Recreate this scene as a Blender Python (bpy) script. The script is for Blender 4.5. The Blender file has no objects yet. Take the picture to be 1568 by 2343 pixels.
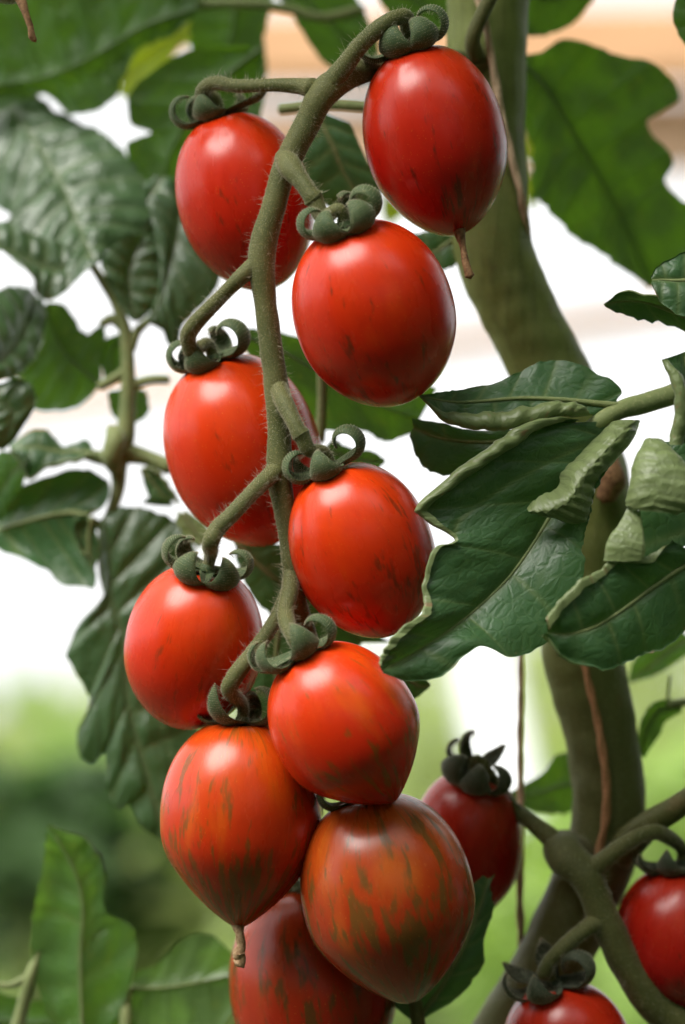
import bpy, math, random
import numpy as np
from mathutils import Vector, Matrix, noise as mnoise

random.seed(7)
rng = np.random.default_rng(7)
scene = bpy.context.scene
col = scene.collection

# ------------------------------------------------------------------ camera
CAM = np.array([0.0, -0.78, 1.25])
PITCH = math.radians(3.6)
DIST = 0.78                       # focus distance
WIDTH = 0.187                     # width of the picture in the focus plane (m)
R = np.array([1.0, 0.0, 0.0])
F = np.array([0.0, math.cos(PITCH), math.sin(PITCH)])
U = np.array([0.0, -math.sin(PITCH), math.cos(PITCH)])
PX = WIDTH / 1568.0
cam_data = bpy.data.cameras.new("camera")
cam = bpy.data.objects.new("camera", cam_data)
col.objects.link(cam)
cam.location = CAM
cam.rotation_euler = (math.pi / 2 + PITCH, 0, 0)
cam_data.sensor_fit = 'VERTICAL'
cam_data.sensor_height = 36.0
cam_data.lens = 36.0 * DIST / (PX * 2343.0)
cam_data.clip_start = 0.05
cam_data.clip_end = 500
cam_data.dof.use_dof = True
cam_data.dof.focus_distance = DIST - 0.006
cam_data.dof.aperture_fstop = 5.2
scene.camera = cam

# ------------------------------------------------------------------ world, sun, exposure
SUN_DIR = np.array([-0.46, -0.40, 0.84])          # towards the light (soft, greenhouse film overhead)
SUN_DIR /= np.linalg.norm(SUN_DIR)
world = bpy.data.worlds.new("World")
scene.world = world
world.use_nodes = True
wn = world.node_tree.nodes; wl = world.node_tree.links
bg = wn["Background"]
sky = wn.new("ShaderNodeTexSky")
sky.sky_type = 'NISHITA'
sky.sun_disc = False
sky.sun_elevation = math.asin(SUN_DIR[2])
sky.sun_rotation = math.atan2(SUN_DIR[0], SUN_DIR[1])
sky.dust_density = 2.0
sky.air_density = 1.0
sky.ozone_density = 0.5
hsv = wn.new("ShaderNodeHueSaturation")
hsv.inputs["Saturation"].default_value = 0.12      # overcast / film-diffused white sky
wl.new(sky.outputs[0], hsv.inputs["Color"])
cloud = wn.new("ShaderNodeMix"); cloud.data_type = 'RGBA'   # an even bright cloud / film layer over the sky
cloud.inputs[0].default_value = 0.75
wl.new(hsv.outputs[0], cloud.inputs[6])
cloud.inputs[7].default_value = (9.4, 9.45, 9.5, 1.0)
wl.new(cloud.outputs[2], bg.inputs["Color"])
bg.inputs["Strength"].default_value = 0.13

sun_data = bpy.data.lights.new("sun", 'SUN')
sun_data.energy = 4.0
sun_data.angle = math.radians(42)
sun_data.color = (1.0, 0.96, 0.90)
sun = bpy.data.objects.new("sun", sun_data)
col.objects.link(sun)
sun.location = (0, 0, 4)
sun.rotation_euler = Vector(SUN_DIR).to_track_quat('Z', 'Y').to_euler()

scene.view_settings.view_transform = 'Standard'
scene.view_settings.look = 'None'
scene.view_settings.exposure = 0.35
scene.view_settings.gamma = 1.0
scene.render.engine = 'CYCLES'
scene.cycles.use_denoising = True
scene.cycles.max_bounces = 6
scene.cycles.use_adaptive_sampling = True
scene.cycles.adaptive_threshold = 0.03
scene.cycles.adaptive_min_samples = 16
scene.cycles.transparent_max_bounces = 8
scene.cycles.sample_clamp_indirect = 6.0

# ------------------------------------------------------------------ helpers
def P(u, v, d=0.0):
    """point seen at (u, v) of the 1568-wide picture, d mm behind the focus plane"""
    D = DIST + d * 0.001
    k = PX * D / DIST
    return CAM + F * D + R * ((u - 784.0) * k) + U * ((1171.5 - v) * k)

def px(r, d=0.0):
    return r * PX * (DIST + d * 0.001) / DIST

def unit(v):
    v = np.asarray(v, float)
    return v / (np.linalg.norm(v, axis=-1, keepdims=True) + 1e-12)

def crom(pts, m):
    """Catmull-Rom through the control rows, m samples per span"""
    p = np.asarray(pts, float)
    n = len(p)
    q = np.vstack([2 * p[0] - p[1], p, 2 * p[-1] - p[-2]])
    out = []
    for i in range(n - 1):
        p0, p1, p2, p3 = q[i], q[i + 1], q[i + 2], q[i + 3]
        t = np.linspace(0, 1, m, endpoint=False)[:, None]
        out.append(0.5 * (2 * p1 + (p2 - p0) * t + (2 * p0 - 5 * p1 + 4 * p2 - p3) * t ** 2
                          + (3 * p1 - p0 - 3 * p2 + p3) * t ** 3))
    out.append(p[-1:])
    return np.vstack(out)

def nz(p, s, seed=0.0):
    return mnoise.noise(Vector((p[0] * s + seed, p[1] * s - seed * 1.7, p[2] * s + seed * 0.6)))

ORIGIN = {}
def thing(name, loc, label, cat, group=None):
    o = bpy.data.objects.new(name, None)
    o.empty_display_size = 0.01
    col.objects.link(o)
    o.location = loc
    o['label'] = label; o['category'] = cat
    if group: o['group'] = group
    ORIGIN[o.name] = np.asarray(loc, float)
    return o

def mesh_obj(name, verts, faces, mat, parent=None, attrs=None, vec=None, smooth=True, kind=None):
    org = ORIGIN[parent.name] if parent is not None else np.zeros(3)
    me = bpy.data.meshes.new(name)
    v = np.asarray(verts, float) - org
    me.from_pydata(v.tolist(), [], faces)
    if smooth:
        me.polygons.foreach_set("use_smooth", [True] * len(me.polygons))
    for k, a in (attrs or {}).items():
        at = me.attributes.new(k, 'FLOAT', 'POINT')
        at.data.foreach_set("value", np.asarray(a, np.float32).ravel())
    for k, a in (vec or {}).items():
        at = me.attributes.new(k, 'FLOAT_VECTOR', 'POINT')
        at.data.foreach_set("vector", np.asarray(a, np.float32).ravel())
    me.materials.append(mat)
    me.update()
    o = bpy.data.objects.new(name, me)
    col.objects.link(o)
    if parent is not None:
        o.parent = parent
        ORIGIN[o.name] = org
    if kind: o['kind'] = kind
    return o

def tag(o, label, cat, group=None):
    o['label'] = label; o['category'] = cat
    if group: o['group'] = group
    return o

# ------------------------------------------------------------------ materials
def new_mat(name):
    m = bpy.data.materials.new(name)
    m.use_nodes = True
    nt = m.node_tree
    b = nt.nodes["Principled BSDF"]
    return m, nt, b, nt.nodes["Material Output"]

class NB:
    """small node-graph helper"""
    def __init__(s, nt): s.nt = nt
    def n(s, t, **kw):
        x = s.nt.nodes.new(t)
        for k, v in kw.items(): setattr(x, k, v)
        return x
    def l(s, a, b): s.nt.links.new(a, b)
    def attr(s, name, out="Fac"):
        return s.n("ShaderNodeAttribute", attribute_name=name).outputs[out]
    def math(s, op, a, b=None, clamp=False):
        x = s.n("ShaderNodeMath", operation=op); x.use_clamp = clamp
        for i, v in enumerate((a, b)):
            if v is None: continue
            if isinstance(v, (int, float)): x.inputs[i].default_value = v
            else: s.l(v, x.inputs[i])
        return x.outputs[0]
    def vmul(s, a, v):
        x = s.n("ShaderNodeVectorMath", operation='MULTIPLY')
        s.l(a, x.inputs[0]); x.inputs[1].default_value = v
        return x.outputs[0]
    def vadd(s, a, v):
        x = s.n("ShaderNodeVectorMath", operation='ADD')
        s.l(a, x.inputs[0]); x.inputs[1].default_value = v
        return x.outputs[0]
    def noise(s, vec, scale, detail=2.0, rough=0.5, dist=0.0):
        x = s.n("ShaderNodeTexNoise")
        x.inputs["Scale"].default_value = scale; x.inputs["Detail"].default_value = detail
        x.inputs["Roughness"].default_value = rough; x.inputs["Distortion"].default_value = dist
        if vec is not None: s.l(vec, x.inputs["Vector"])
        return x.outputs["Fac"]
    def ramp(s, fac, lo, hi):
        x = s.n("ShaderNodeMapRange", interpolation_type='SMOOTHSTEP')
        s.l(fac, x.inputs[0]); x.inputs[1].default_value = lo; x.inputs[2].default_value = hi
        return x.outputs[0]
    def mix(s, fac, a, b):
        x = s.n("ShaderNodeMix", data_type='RGBA')
        for sock, v in ((x.inputs[0], fac), (x.inputs[6], a), (x.inputs[7], b)):
            if isinstance(v, (int, float)): sock.default_value = v
            elif isinstance(v, tuple): sock.default_value = (*v, 1.0)
            else: s.l(v, sock)
        return x.outputs[2]
    def bump(s, h, strength, dist, normal=None):
        x = s.n("ShaderNodeBump")
        x.inputs["Strength"].default_value = strength; x.inputs["Distance"].default_value = dist
        s.l(h, x.inputs["Height"])
        if normal is not None: s.l(normal, x.inputs["Normal"])
        return x.outputs[0]

def tomato_mat(name, red, orange, omix, stripe, scol, slo, seed, rough=0.26):
    """red skin, orange patches, dark brush strokes along the meridians, gold specks"""
    m, nt, b, out = new_mat(name)
    g = NB(nt)
    sv = g.vadd(g.attr("sv", "Vector"), (seed * 3.1, seed * 1.7, seed * 0.9))
    z = g.attr("zt")                                    # 0 tip .. 1 shoulder
    big = g.noise(g.vmul(sv, (1.3, 1.3, 0.8)), 1.0, 2.0)
    streak = g.noise(g.vmul(sv, (8.0, 8.0, 2.0)), 1.0, 3.0, 0.6)
    o1 = g.ramp(g.math('ADD', g.math('MULTIPLY', big, 0.78), g.math('MULTIPLY', streak, 0.22)), 0.62 - 0.3 * omix, 0.82 - 0.3 * omix)
    c = g.mix(g.math('MULTIPLY', o1, min(1.0, 0.35 + omix)), red, orange)
    mot = g.noise(g.vmul(sv, (7.0, 7.0, 5.0)), 1.0, 4.0, 0.65)
    ripe = g.ramp(g.math('ADD', z, g.math('MULTIPLY', g.math('SUBTRACT', big, 0.5), 0.5)), 0.42, 0.95)
    c = g.mix(g.math('MULTIPLY', ripe, 0.46), c, (min(0.9, red[0] * 1.15), red[1] * 2.6 + 0.012, red[2]))
    over = g.ramp(z, 0.62, 0.15)
    c = g.mix(g.math('MULTIPLY', over, 0.55), c, (red[0] * 0.78, red[1] * 0.42, red[2] * 1.6))
    c = g.mix(g.math('MULTIPLY', g.ramp(mot, 0.45, 0.75), 0.22), c, (red[0] * 0.6, red[1] * 0.5, red[2]))
    # brush strokes
    s1 = g.noise(g.vmul(sv, (6.2, 6.2, 2.3)), 1.0, 2.5, 0.6, 0.4)
    s2 = g.noise(g.vmul(sv, (14.0, 14.0, 5.0)), 1.0, 2.0, 0.6, 0.3)
    low = g.noise(g.vmul(sv, (1.6, 1.6, 1.2)), 1.0, 1.0)
    s = g.math('ADD', g.math('MULTIPLY', s1, 0.62), g.math('MULTIPLY', s2, 0.38))
    s = g.math('ADD', s, g.math('MULTIPLY', g.math('SUBTRACT', low, 0.5), 0.25))
    zz = g.ramp(z, 1.0, 0.25)                           # stronger towards the tip
    s = g.math('ADD', s, g.math('MULTIPLY', g.math('SUBTRACT', zz, 0.6), 0.05))
    mask = g.ramp(s, slo - 0.035, slo + 0.085)
    c = g.mix(g.math('MULTIPLY', mask, stripe), c, scol)
    vo = g.n("ShaderNodeTexVoronoi"); vo.inputs["Scale"].default_value = 1.0
    g.l(g.vmul(sv, (30.0, 30.0, 38.0)), vo.inputs["Vector"])
    pick = g.ramp(g.noise(g.vmul(sv, (26.0, 26.0, 30.0)), 1.0, 0.0), 0.52, 0.60)
    dots = g.math('MULTIPLY', g.ramp(vo.outputs["Distance"], 0.17, 0.08), pick)
    c = g.mix(g.math('MULTIPLY', dots, 0.75), c, (0.82, 0.34, 0.05))
    g.l(c, b.inputs["Base Color"])
    rn = g.noise(g.vmul(sv, (3.0, 3.0, 2.0)), 1.0, 3.0)
    rr = g.n("ShaderNodeMapRange"); g.l(rn, rr.inputs[0])
    rr.inputs[3].default_value = rough - 0.05; rr.inputs[4].default_value = rough + 0.07
    g.l(rr.outputs[0], b.inputs["Roughness"])
    b.inputs["Subsurface Weight"].default_value = 0.06
    b.inputs["Subsurface Radius"].default_value = (1.0, 0.18, 0.06)
    b.inputs["Subsurface Scale"].default_value = 0.003
    b.inputs["IOR"].default_value = 1.50
    fine = g.noise(g.vmul(sv, (45.0, 45.0, 50.0)), 1.0, 2.0)
    soft = g.noise(g.vmul(sv, (4.0, 4.0, 3.0)), 1.0, 1.0)
    g.l(g.bump(g.math('ADD', g.math('MULTIPLY', fine, 0.25), soft), 0.12, 0.0006), b.inputs["Normal"])
    return m

def stem_mat(name, c1, c2, c3=None, sheen=0.5, fine=2300.0):
    m, nt, b, out = new_mat(name)
    g = NB(nt)
    pos = g.n("ShaderNodeTexCoord").outputs["Object"]
    a = g.noise(pos, 90.0, 3.0)
    f = g.noise(pos, fine, 3.0, 0.65)
    c = g.mix(g.ramp(a, 0.35, 0.7), c1, c2)
    c = g.mix(g.math('MULTIPLY', g.ramp(f, 0.50, 0.72), 0.7), c, c3 or tuple(min(1, x * 2.2) for x in c2))
    tip = g.attr("brown")
    c = g.mix(tip, c, (0.16, 0.075, 0.03))
    g.l(c, b.inputs["Base Color"])
    b.inputs["Roughness"].default_value = 0.62
    b.inputs["Specular IOR Level"].default_value = 0.35
    b.inputs["Sheen Weight"].default_value = sheen
    b.inputs["Sheen Roughness"].default_value = 0.45
    b.inputs["Sheen Tint"].default_value = (0.9, 0.92, 0.75, 1)
    g.l(g.bump(f, 0.6, 0.0003), b.inputs["Normal"])
    return m

def trunk_mat(name, c1, c2, c3):
    m, nt, b, out = new_mat(name)
    g = NB(nt)
    pos = g.n("ShaderNodeTexCoord").outputs["Object"]
    st_ = g.noise(g.vmul(pos, (1.0, 1.0, 0.10)), 420.0, 3.0, 0.6)
    pat = g.noise(pos, 38.0, 4.0, 0.6)
    f = g.noise(pos, 1600.0, 2.0, 0.6)
    c = g.mix(g.ramp(pat, 0.35, 0.68), c1, c2)
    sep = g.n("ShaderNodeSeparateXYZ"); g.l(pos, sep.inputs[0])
    low_end = g.ramp(g.math('ADD', sep.outputs[2], g.math('MULTIPLY', g.math('SUBTRACT', pat, 0.5), 0.06)), 0.155, 0.085)  # dark olive tone, stronger towards the lower end
    c = g.mix(g.math('MULTIPLY', low_end, 0.8), c, (0.085, 0.085, 0.026))
    c = g.mix(g.math('MULTIPLY', g.ramp(st_, 0.45, 0.75), 0.5), c, c3)
    c = g.mix(g.math('MULTIPLY', g.ramp(g.noise(pos, 75.0, 3.0, 0.7), 0.60, 0.72), 0.6), c, (0.16, 0.12, 0.045))
    c = g.mix(g.math('MULTIPLY', g.ramp(f, 0.5, 0.75), 0.3), c, (0.34, 0.34, 0.16))
    g.l(c, b.inputs["Base Color"])
    b.inputs["Roughness"].default_value = 0.55
    b.inputs["Specular IOR Level"].default_value = 0.35
    g.l(g.bump(g.math('ADD', st_, g.math('MULTIPLY', f, 0.3)), 0.6, 0.0009), b.inputs["Normal"])
    return m

def leaf_mat(name, top, bottom, vein, transl, tfac, rough=0.42, spec=0.5, ret=0.5, sheen=0.12, bv=0.58):
    m, nt, b, out = new_mat(name)
    g = NB(nt)
    lc = g.attr("lc", "Vector")                         # mm along / across the blade
    vn = g.attr("vein")
    ed = g.attr("edge")
    big = g.noise(lc, 0.07, 3.0)
    med = g.noise(lc, 0.35, 3.0)
    ctop = g.mix(g.ramp(big, 0.3, 0.75), top, tuple(x * 1.5 for x in top))
    vo = g.n("ShaderNodeTexVoronoi", feature='DISTANCE_TO_EDGE')
    vo.inputs["Scale"].default_value = 0.34
    wob = g.n("ShaderNodeVectorMath", operation='ADD')
    nv = g.n("ShaderNodeTexNoise"); nv.inputs["Scale"].default_value = 0.4; g.l(lc, nv.inputs["Vector"])
    sc = g.n("ShaderNodeVectorMath", operation='SCALE'); g.l(nv.outputs["Color"], sc.inputs[0]); sc.inputs["Scale"].default_value = 2.0
    g.l(lc, wob.inputs[0]); g.l(sc.outputs[0], wob.inputs[1])
    g.l(wob.outputs[0], vo.inputs["Vector"])
    small = g.ramp(vo.outputs["Distance"], 0.07, 0.0)   # tertiary veins
    vv = g.math('MAXIMUM', vn, g.math('MULTIPLY', small, 0.30 * min(1.0, ret * 2)))
    ctop = g.mix(g.math('MULTIPLY', vv, 0.85), ctop, vein)
    ctop = g.mix(g.math('MULTIPLY', ed, g.ramp(med, 0.58, 0.72)), ctop, (0.28, 0.16, 0.07))
    cbot = g.mix(g.ramp(big, 0.3, 0.7), bottom, tuple(x * 0.82 for x in bottom))
    cbot = g.mix(g.math('MULTIPLY', vv, 0.75), cbot, tuple(x * bv for x in bottom))
    cbot = g.mix(g.math('MULTIPLY', ed, g.ramp(med, 0.60, 0.75)), cbot, (0.30, 0.18, 0.09))
    geo = g.n("ShaderNodeNewGeometry")
    c = g.mix(geo.outputs["Backfacing"], ctop, cbot)
    g.l(c, b.inputs["Base Color"])
    b.inputs["Roughness"].default_value = rough
    b.inputs["Specular IOR Level"].default_value = spec
    b.inputs["Sheen Weight"].default_value = sheen
    b.inputs["Sheen Roughness"].default_value = 0.4
    h = g.math('ADD', g.math('MULTIPLY', g.ramp(vo.outputs["Distance"], 0.0, 0.25), 0.55), g.math('MULTIPLY', med, 0.45))
    h = g.math('SUBTRACT', h, g.math('MULTIPLY', vn, 0.8))
    h = g.math('ADD', h, g.math('MULTIPLY', g.noise(lc, 2.2, 2.0), 0.25))
    bm = g.bump(h, 0.40 * ret + 0.10, 0.0008)
    g.l(bm, b.inputs["Normal"])
    tr = g.n("ShaderNodeBsdfTranslucent")
    tc = g.mix(g.ramp(big, 0.32, 0.68), transl, (transl[0] * 0.55, transl[1] * 0.5, transl[2] * 1.3))
    tc = g.mix(g.math('MULTIPLY', g.ramp(med, 0.55, 0.75), 0.35), tc, (transl[0] * 1.5, transl[1] * 0.9, transl[2]))
    g.l(g.mix(g.math('MULTIPLY', vv, 0.75), tc, tuple(x * 0.4 for x in transl)), tr.inputs["Color"])
    g.l(bm, tr.inputs["Normal"])
    mx = g.n("ShaderNodeMixShader"); mx.inputs[0].default_value = tfac
    g.l(b.outputs[0], mx.inputs[1]); g.l(tr.outputs[0], mx.inputs[2])
    g.l(mx.outputs[0], out.inputs["Surface"])
    return m

def plain_mat(name, c1, c2, scale, rough=0.7, bump=0.3, stretch=(1, 1, 1), sheen=0.0):
    m, nt, b, out = new_mat(name)
    g = NB(nt)
    pos = g.vmul(g.n("ShaderNodeTexCoord").outputs["Object"], stretch)
    f = g.noise(pos, scale, 4.0, 0.6)
    g.l(g.mix(g.ramp(f, 0.3, 0.7), c1, c2), b.inputs["Base Color"])
    b.inputs["Roughness"].default_value = rough
    b.inputs["Sheen Weight"].default_value = sheen
    g.l(g.bump(f, bump, 0.3 / scale), b.inputs["Normal"])
    return m

RED = (0.69, 0.027, 0.003); ORG = (0.80, 0.110, 0.004)
DRK = (0.085, 0.022, 0.006); OLV = (0.20, 0.095, 0.012)
M_STEM = stem_mat("stem_hairy", (0.078, 0.090, 0.022), (0.105, 0.110, 0.030), (0.27, 0.24, 0.085), 0.16)
M_SEPAL = stem_mat("sepal_felt", (0.050, 0.088, 0.030), (0.075, 0.110, 0.042), (0.22, 0.22, 0.08), 0.20, 2300.0)
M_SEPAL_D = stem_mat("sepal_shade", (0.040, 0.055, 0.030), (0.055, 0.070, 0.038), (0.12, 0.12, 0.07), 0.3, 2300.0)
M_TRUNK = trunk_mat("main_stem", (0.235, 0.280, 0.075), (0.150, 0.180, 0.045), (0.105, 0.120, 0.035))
M_STALK = stem_mat("leaf_stalk", (0.20, 0.24, 0.085), (0.155, 0.20, 0.070), (0.30, 0.32, 0.14), 0.35, 700.0)
M_RIB = stem_mat("midrib_green", (0.055, 0.095, 0.030), (0.075, 0.115, 0.040), (0.10, 0.14, 0.06), 0.2, 700.0)
M_HAIR = plain_mat("hair", (0.55, 0.52, 0.36), (0.45, 0.42, 0.28), 50.0, 0.5, 0.0)
M_DRY = plain_mat("dry_style", (0.34, 0.19, 0.085), (0.14, 0.062, 0.022), 900.0, 0.8, 0.6)
M_DRYP = plain_mat("dry_style_pale", (0.62, 0.43, 0.24), (0.30, 0.16, 0.07), 900.0, 0.8, 0.6)
M_TWINE = plain_mat("twine", (0.62, 0.47, 0.31), (0.42, 0.30, 0.18), 1500.0, 0.9, 0.8)
M_TWINE_B = plain_mat("twine_brown", (0.54, 0.28, 0.13), (0.38, 0.18, 0.08), 1200.0, 0.9, 0.8)
M_LEAF = leaf_mat("leaf_green", (0.032, 0.086, 0.027), (0.215, 0.275, 0.105), (0.150, 0.210, 0.070), (0.10, 0.26, 0.02), 0.18, 0.42, 0.55, 0.30, 0.16)
M_LEAF_S = leaf_mat("leaf_sheen", (0.034, 0.074, 0.024), (0.20, 0.25, 0.13), (0.12, 0.16, 0.06), (0.10, 0.25, 0.02), 0.14, 0.40, 0.8, 0.4, 0.12)
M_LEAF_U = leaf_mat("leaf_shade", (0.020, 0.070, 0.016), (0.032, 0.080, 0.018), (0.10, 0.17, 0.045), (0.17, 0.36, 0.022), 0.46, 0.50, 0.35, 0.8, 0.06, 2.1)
M_LEAF_M = leaf_mat("leaf_soft", (0.065, 0.150, 0.036), (0.13, 0.22, 0.07), (0.17, 0.26, 0.08), (0.20, 0.42, 0.035), 0.38, 0.36, 0.7, 0.4, 0.2)
M_LEAF_Y = leaf_mat("leaf_young", (0.20, 0.30, 0.02), (0.24, 0.34, 0.03), (0.3, 0.4, 0.06), (0.60, 0.75, 0.02), 0.5, 0.55, 0.3, 0.3)
M_BGLEAF = [leaf_mat("far_leaf", (0.36, 0.54, 0.10), (0.38, 0.56, 0.14), (0.2, 0.3, 0.08), (0.45, 0.68, 0.07), 0.42, 0.5, 0.4, 0.2),
            leaf_mat("far_leaf_dark", (0.05, 0.11, 0.03), (0.07, 0.14, 0.04), (0.1, 0.16, 0.05), (0.12, 0.30, 0.03), 0.3, 0.5, 0.4, 0.2),
            leaf_mat("far_leaf_light", (0.36, 0.46, 0.13), (0.38, 0.48, 0.18), (0.3, 0.4, 0.15), (0.60, 0.72, 0.16), 0.45, 0.5, 0.4, 0.2)]

# ------------------------------------------------------------------ tube / hairs
def tube(name, pts, mat, parent, seg=14, m=8, rough=0.05, hair=None, brown=None):
    """pts rows: u, v, d(mm), r(px). returns object; appends surface samples to hair list"""
    q = np.array([[*P(u, v, d), px(r, d)] for u, v, d, r in pts])
    return tube_w(name, q, mat, parent, seg, m, rough, hair, brown)

def tube_w(name, q, mat, parent, seg=14, m=8, rough=0.05, hair=None, brown=None):
    c = crom(q, m)
    ctr, rad = c[:, :3], np.maximum(c[:, 3], 2e-5)
    tan = unit(np.gradient(ctr, axis=0))
    n0 = unit(np.cross(tan[0], F if abs(np.dot(tan[0], F)) < 0.9 else U))
    verts, sam = [], []
    n = len(ctr)
    L = np.concatenate([[0], np.cumsum(np.linalg.norm(np.diff(ctr, axis=0), axis=1))])
    for i in range(n):
        n0 = unit(n0 - tan[i] * np.dot(n0, tan[i]))
        b0 = np.cross(tan[i], n0)
        ring = []
        for k in range(seg):
            a = 2 * math.pi * k / seg
            dirv = n0 * math.cos(a) + b0 * math.sin(a)
            p = ctr[i] + dirv * rad[i]
            p = p + dirv * rad[i] * rough * 2 * nz(p, 160.0)
            ring.append(p)
        verts += ring
    faces = []
    for i in range(n - 1):
        for k in range(seg):
            k2 = (k + 1) % seg
            faces.append((i * seg + k, i * seg + k2, (i + 1) * seg + k2, (i + 1) * seg + k))
    s = len(verts)
    verts.append(ctr[0] - tan[0] * rad[0] * 0.5); verts.append(ctr[-1] + tan[-1] * rad[-1] * 0.6)
    for k in range(seg):
        k2 = (k + 1) % seg
        faces.append((s, k2, k))
        faces.append((s + 1, (n - 1) * seg + k, (n - 1) * seg + k2))
    br = np.zeros(len(verts))
    if brown is not None:
        br = np.clip((np.array([L[i // seg] for i in range(n * seg)] + [0, L[-1]]) / L[-1] - brown) / (1.001 - brown), 0, 1)
    o = mesh_obj(name, verts, faces, mat, parent, {"brown": br})
    if hair is not None:
        hair.append((ctr, rad, tan, L))
    return o

def cone_hairs(p, d, ln, w, r):
    """thin bent three-sided hairs: roots p, directions d, lengths ln (m), half width w (m)"""
    n = len(p)
    bend = unit(r.normal(size=(n, 3))) * ln[:, None] * 0.16
    a = unit(np.cross(d, r.normal(size=(n, 3)))); b = np.cross(d, a)
    mid = p + d * (ln * 0.55)[:, None] + bend * 0.3
    V = np.zeros((n, 7, 3))
    for j in range(3):
        o = a * math.cos(j * 2.094) + b * math.sin(j * 2.094)
        V[:, j] = p + o * w; V[:, 3 + j] = mid + o * w * 0.65
    V[:, 6] = p + d * ln[:, None] + bend
    base = (np.arange(n) * 7)[:, None]
    quads = np.concatenate([base + np.array([[j, (j + 1) % 3, 3 + (j + 1) % 3, 3 + j]]) for j in range(3)])
    tris = np.concatenate([base + np.array([[3 + j, 3 + (j + 1) % 3, 6]]) for j in range(3)])
    return V.reshape(-1, 3), quads.tolist() + tris.tolist()

def hairs(name, tubes, mat, parent, per_mm, lmin, lmax, w=0.045, seed=1, fuzz=0.0):
    r = np.random.default_rng(seed)
    pp, dd, ll = [], [], []
    for ctr, rad, tan, L in tubes:
        for dens, a0, a1, pw in ((per_mm, lmin, lmax, 2.2), (fuzz, 0.15, 0.55, 1.0)):
            n = int(L[-1] * 1000 * dens)
            if n == 0: continue
            i = np.minimum(np.searchsorted(L, r.uniform(0, L[-1], n)), len(L) - 1)
            t = tan[i]
            v = unit(np.cross(t, r.normal(size=(n, 3))))
            pp.append(ctr[i] + v * rad[i][:, None] * 0.97 + t * r.uniform(-0.5, 0.5, (n, 1)) * L[-1] / len(L))
            dd.append(unit(v + t * r.normal(size=(n, 1)) * 0.35 + r.normal(size=(n, 3)) * 0.18))
            ll.append((a0 + (a1 - a0) * r.random(n) ** pw) * 0.001)
    V, Fc = cone_hairs(np.concatenate(pp), np.concatenate(dd), np.concatenate(ll), w * 0.001, r)
    return mesh_obj(name, V, Fc, mat, parent, kind='stuff')

# ------------------------------------------------------------------ tomato
def fruit_mesh(a, b, ax, e1, e2, ctr, tip, shift, dim, seed, nth=72, nph=52):
    th = np.linspace(0, 2 * math.pi, nth, endpoint=False)
    p = 2.12
    V, SV, ZT = [], [], []
    for j in range(1, nph):
        ph = math.pi * j / nph
        s, c = math.sin(ph), math.cos(ph)
        r = b * s ** (2 / p)
        z = a * math.copysign(abs(c) ** (2 / p), c)
        if z < 0:
            q = -z / a
            sm = min(1, max(0, q / 0.6)); sm = sm * sm * (3 - 2 * sm)
            cone = b * (1 - q ** 1.95) + 0.0006 * max(0.0, (q - 0.9) * 10)
            r = r + (cone - r) * tip * sm
        z += shift * a * (r / b)
        z -= dim * a * math.exp(-(r / (0.24 * b)) ** 2) if c > 0 else 0
        for t in th:
            rr = r * (1 + 0.012 * math.cos(2 * t + seed) + 0.010 * math.cos(3 * t + seed * 2.3) * (0.4 + 0.6 * max(c, 0)))
            V.append(ctr + (e1 * math.cos(t) + e2 * math.sin(t)) * rr + ax * z)
            SV.append((math.cos(t), math.sin(t), z / a))
            ZT.append(0.5 + 0.5 * z / a)
    top = len(V); V.append(ctr + ax * a * (1 - dim)); SV.append((0, 0, 1)); ZT.append(1)
    bot = len(V); V.append(ctr - ax * a * 1.0); SV.append((0, 0, -1)); ZT.append(0)
    Fc = []
    for j in range(nph - 2):
        for k in range(nth):
            k2 = (k + 1) % nth
            Fc.append((j * nth + k, (j + 1) * nth + k, (j + 1) * nth + k2, j * nth + k2))
    for k in range(nth):
        k2 = (k + 1) % nth
        Fc.append((top, k, k2)); Fc.append((bot, (nph - 2) * nth + k2, (nph - 2) * nth + k))
    return V, Fc, SV, ZT

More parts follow.
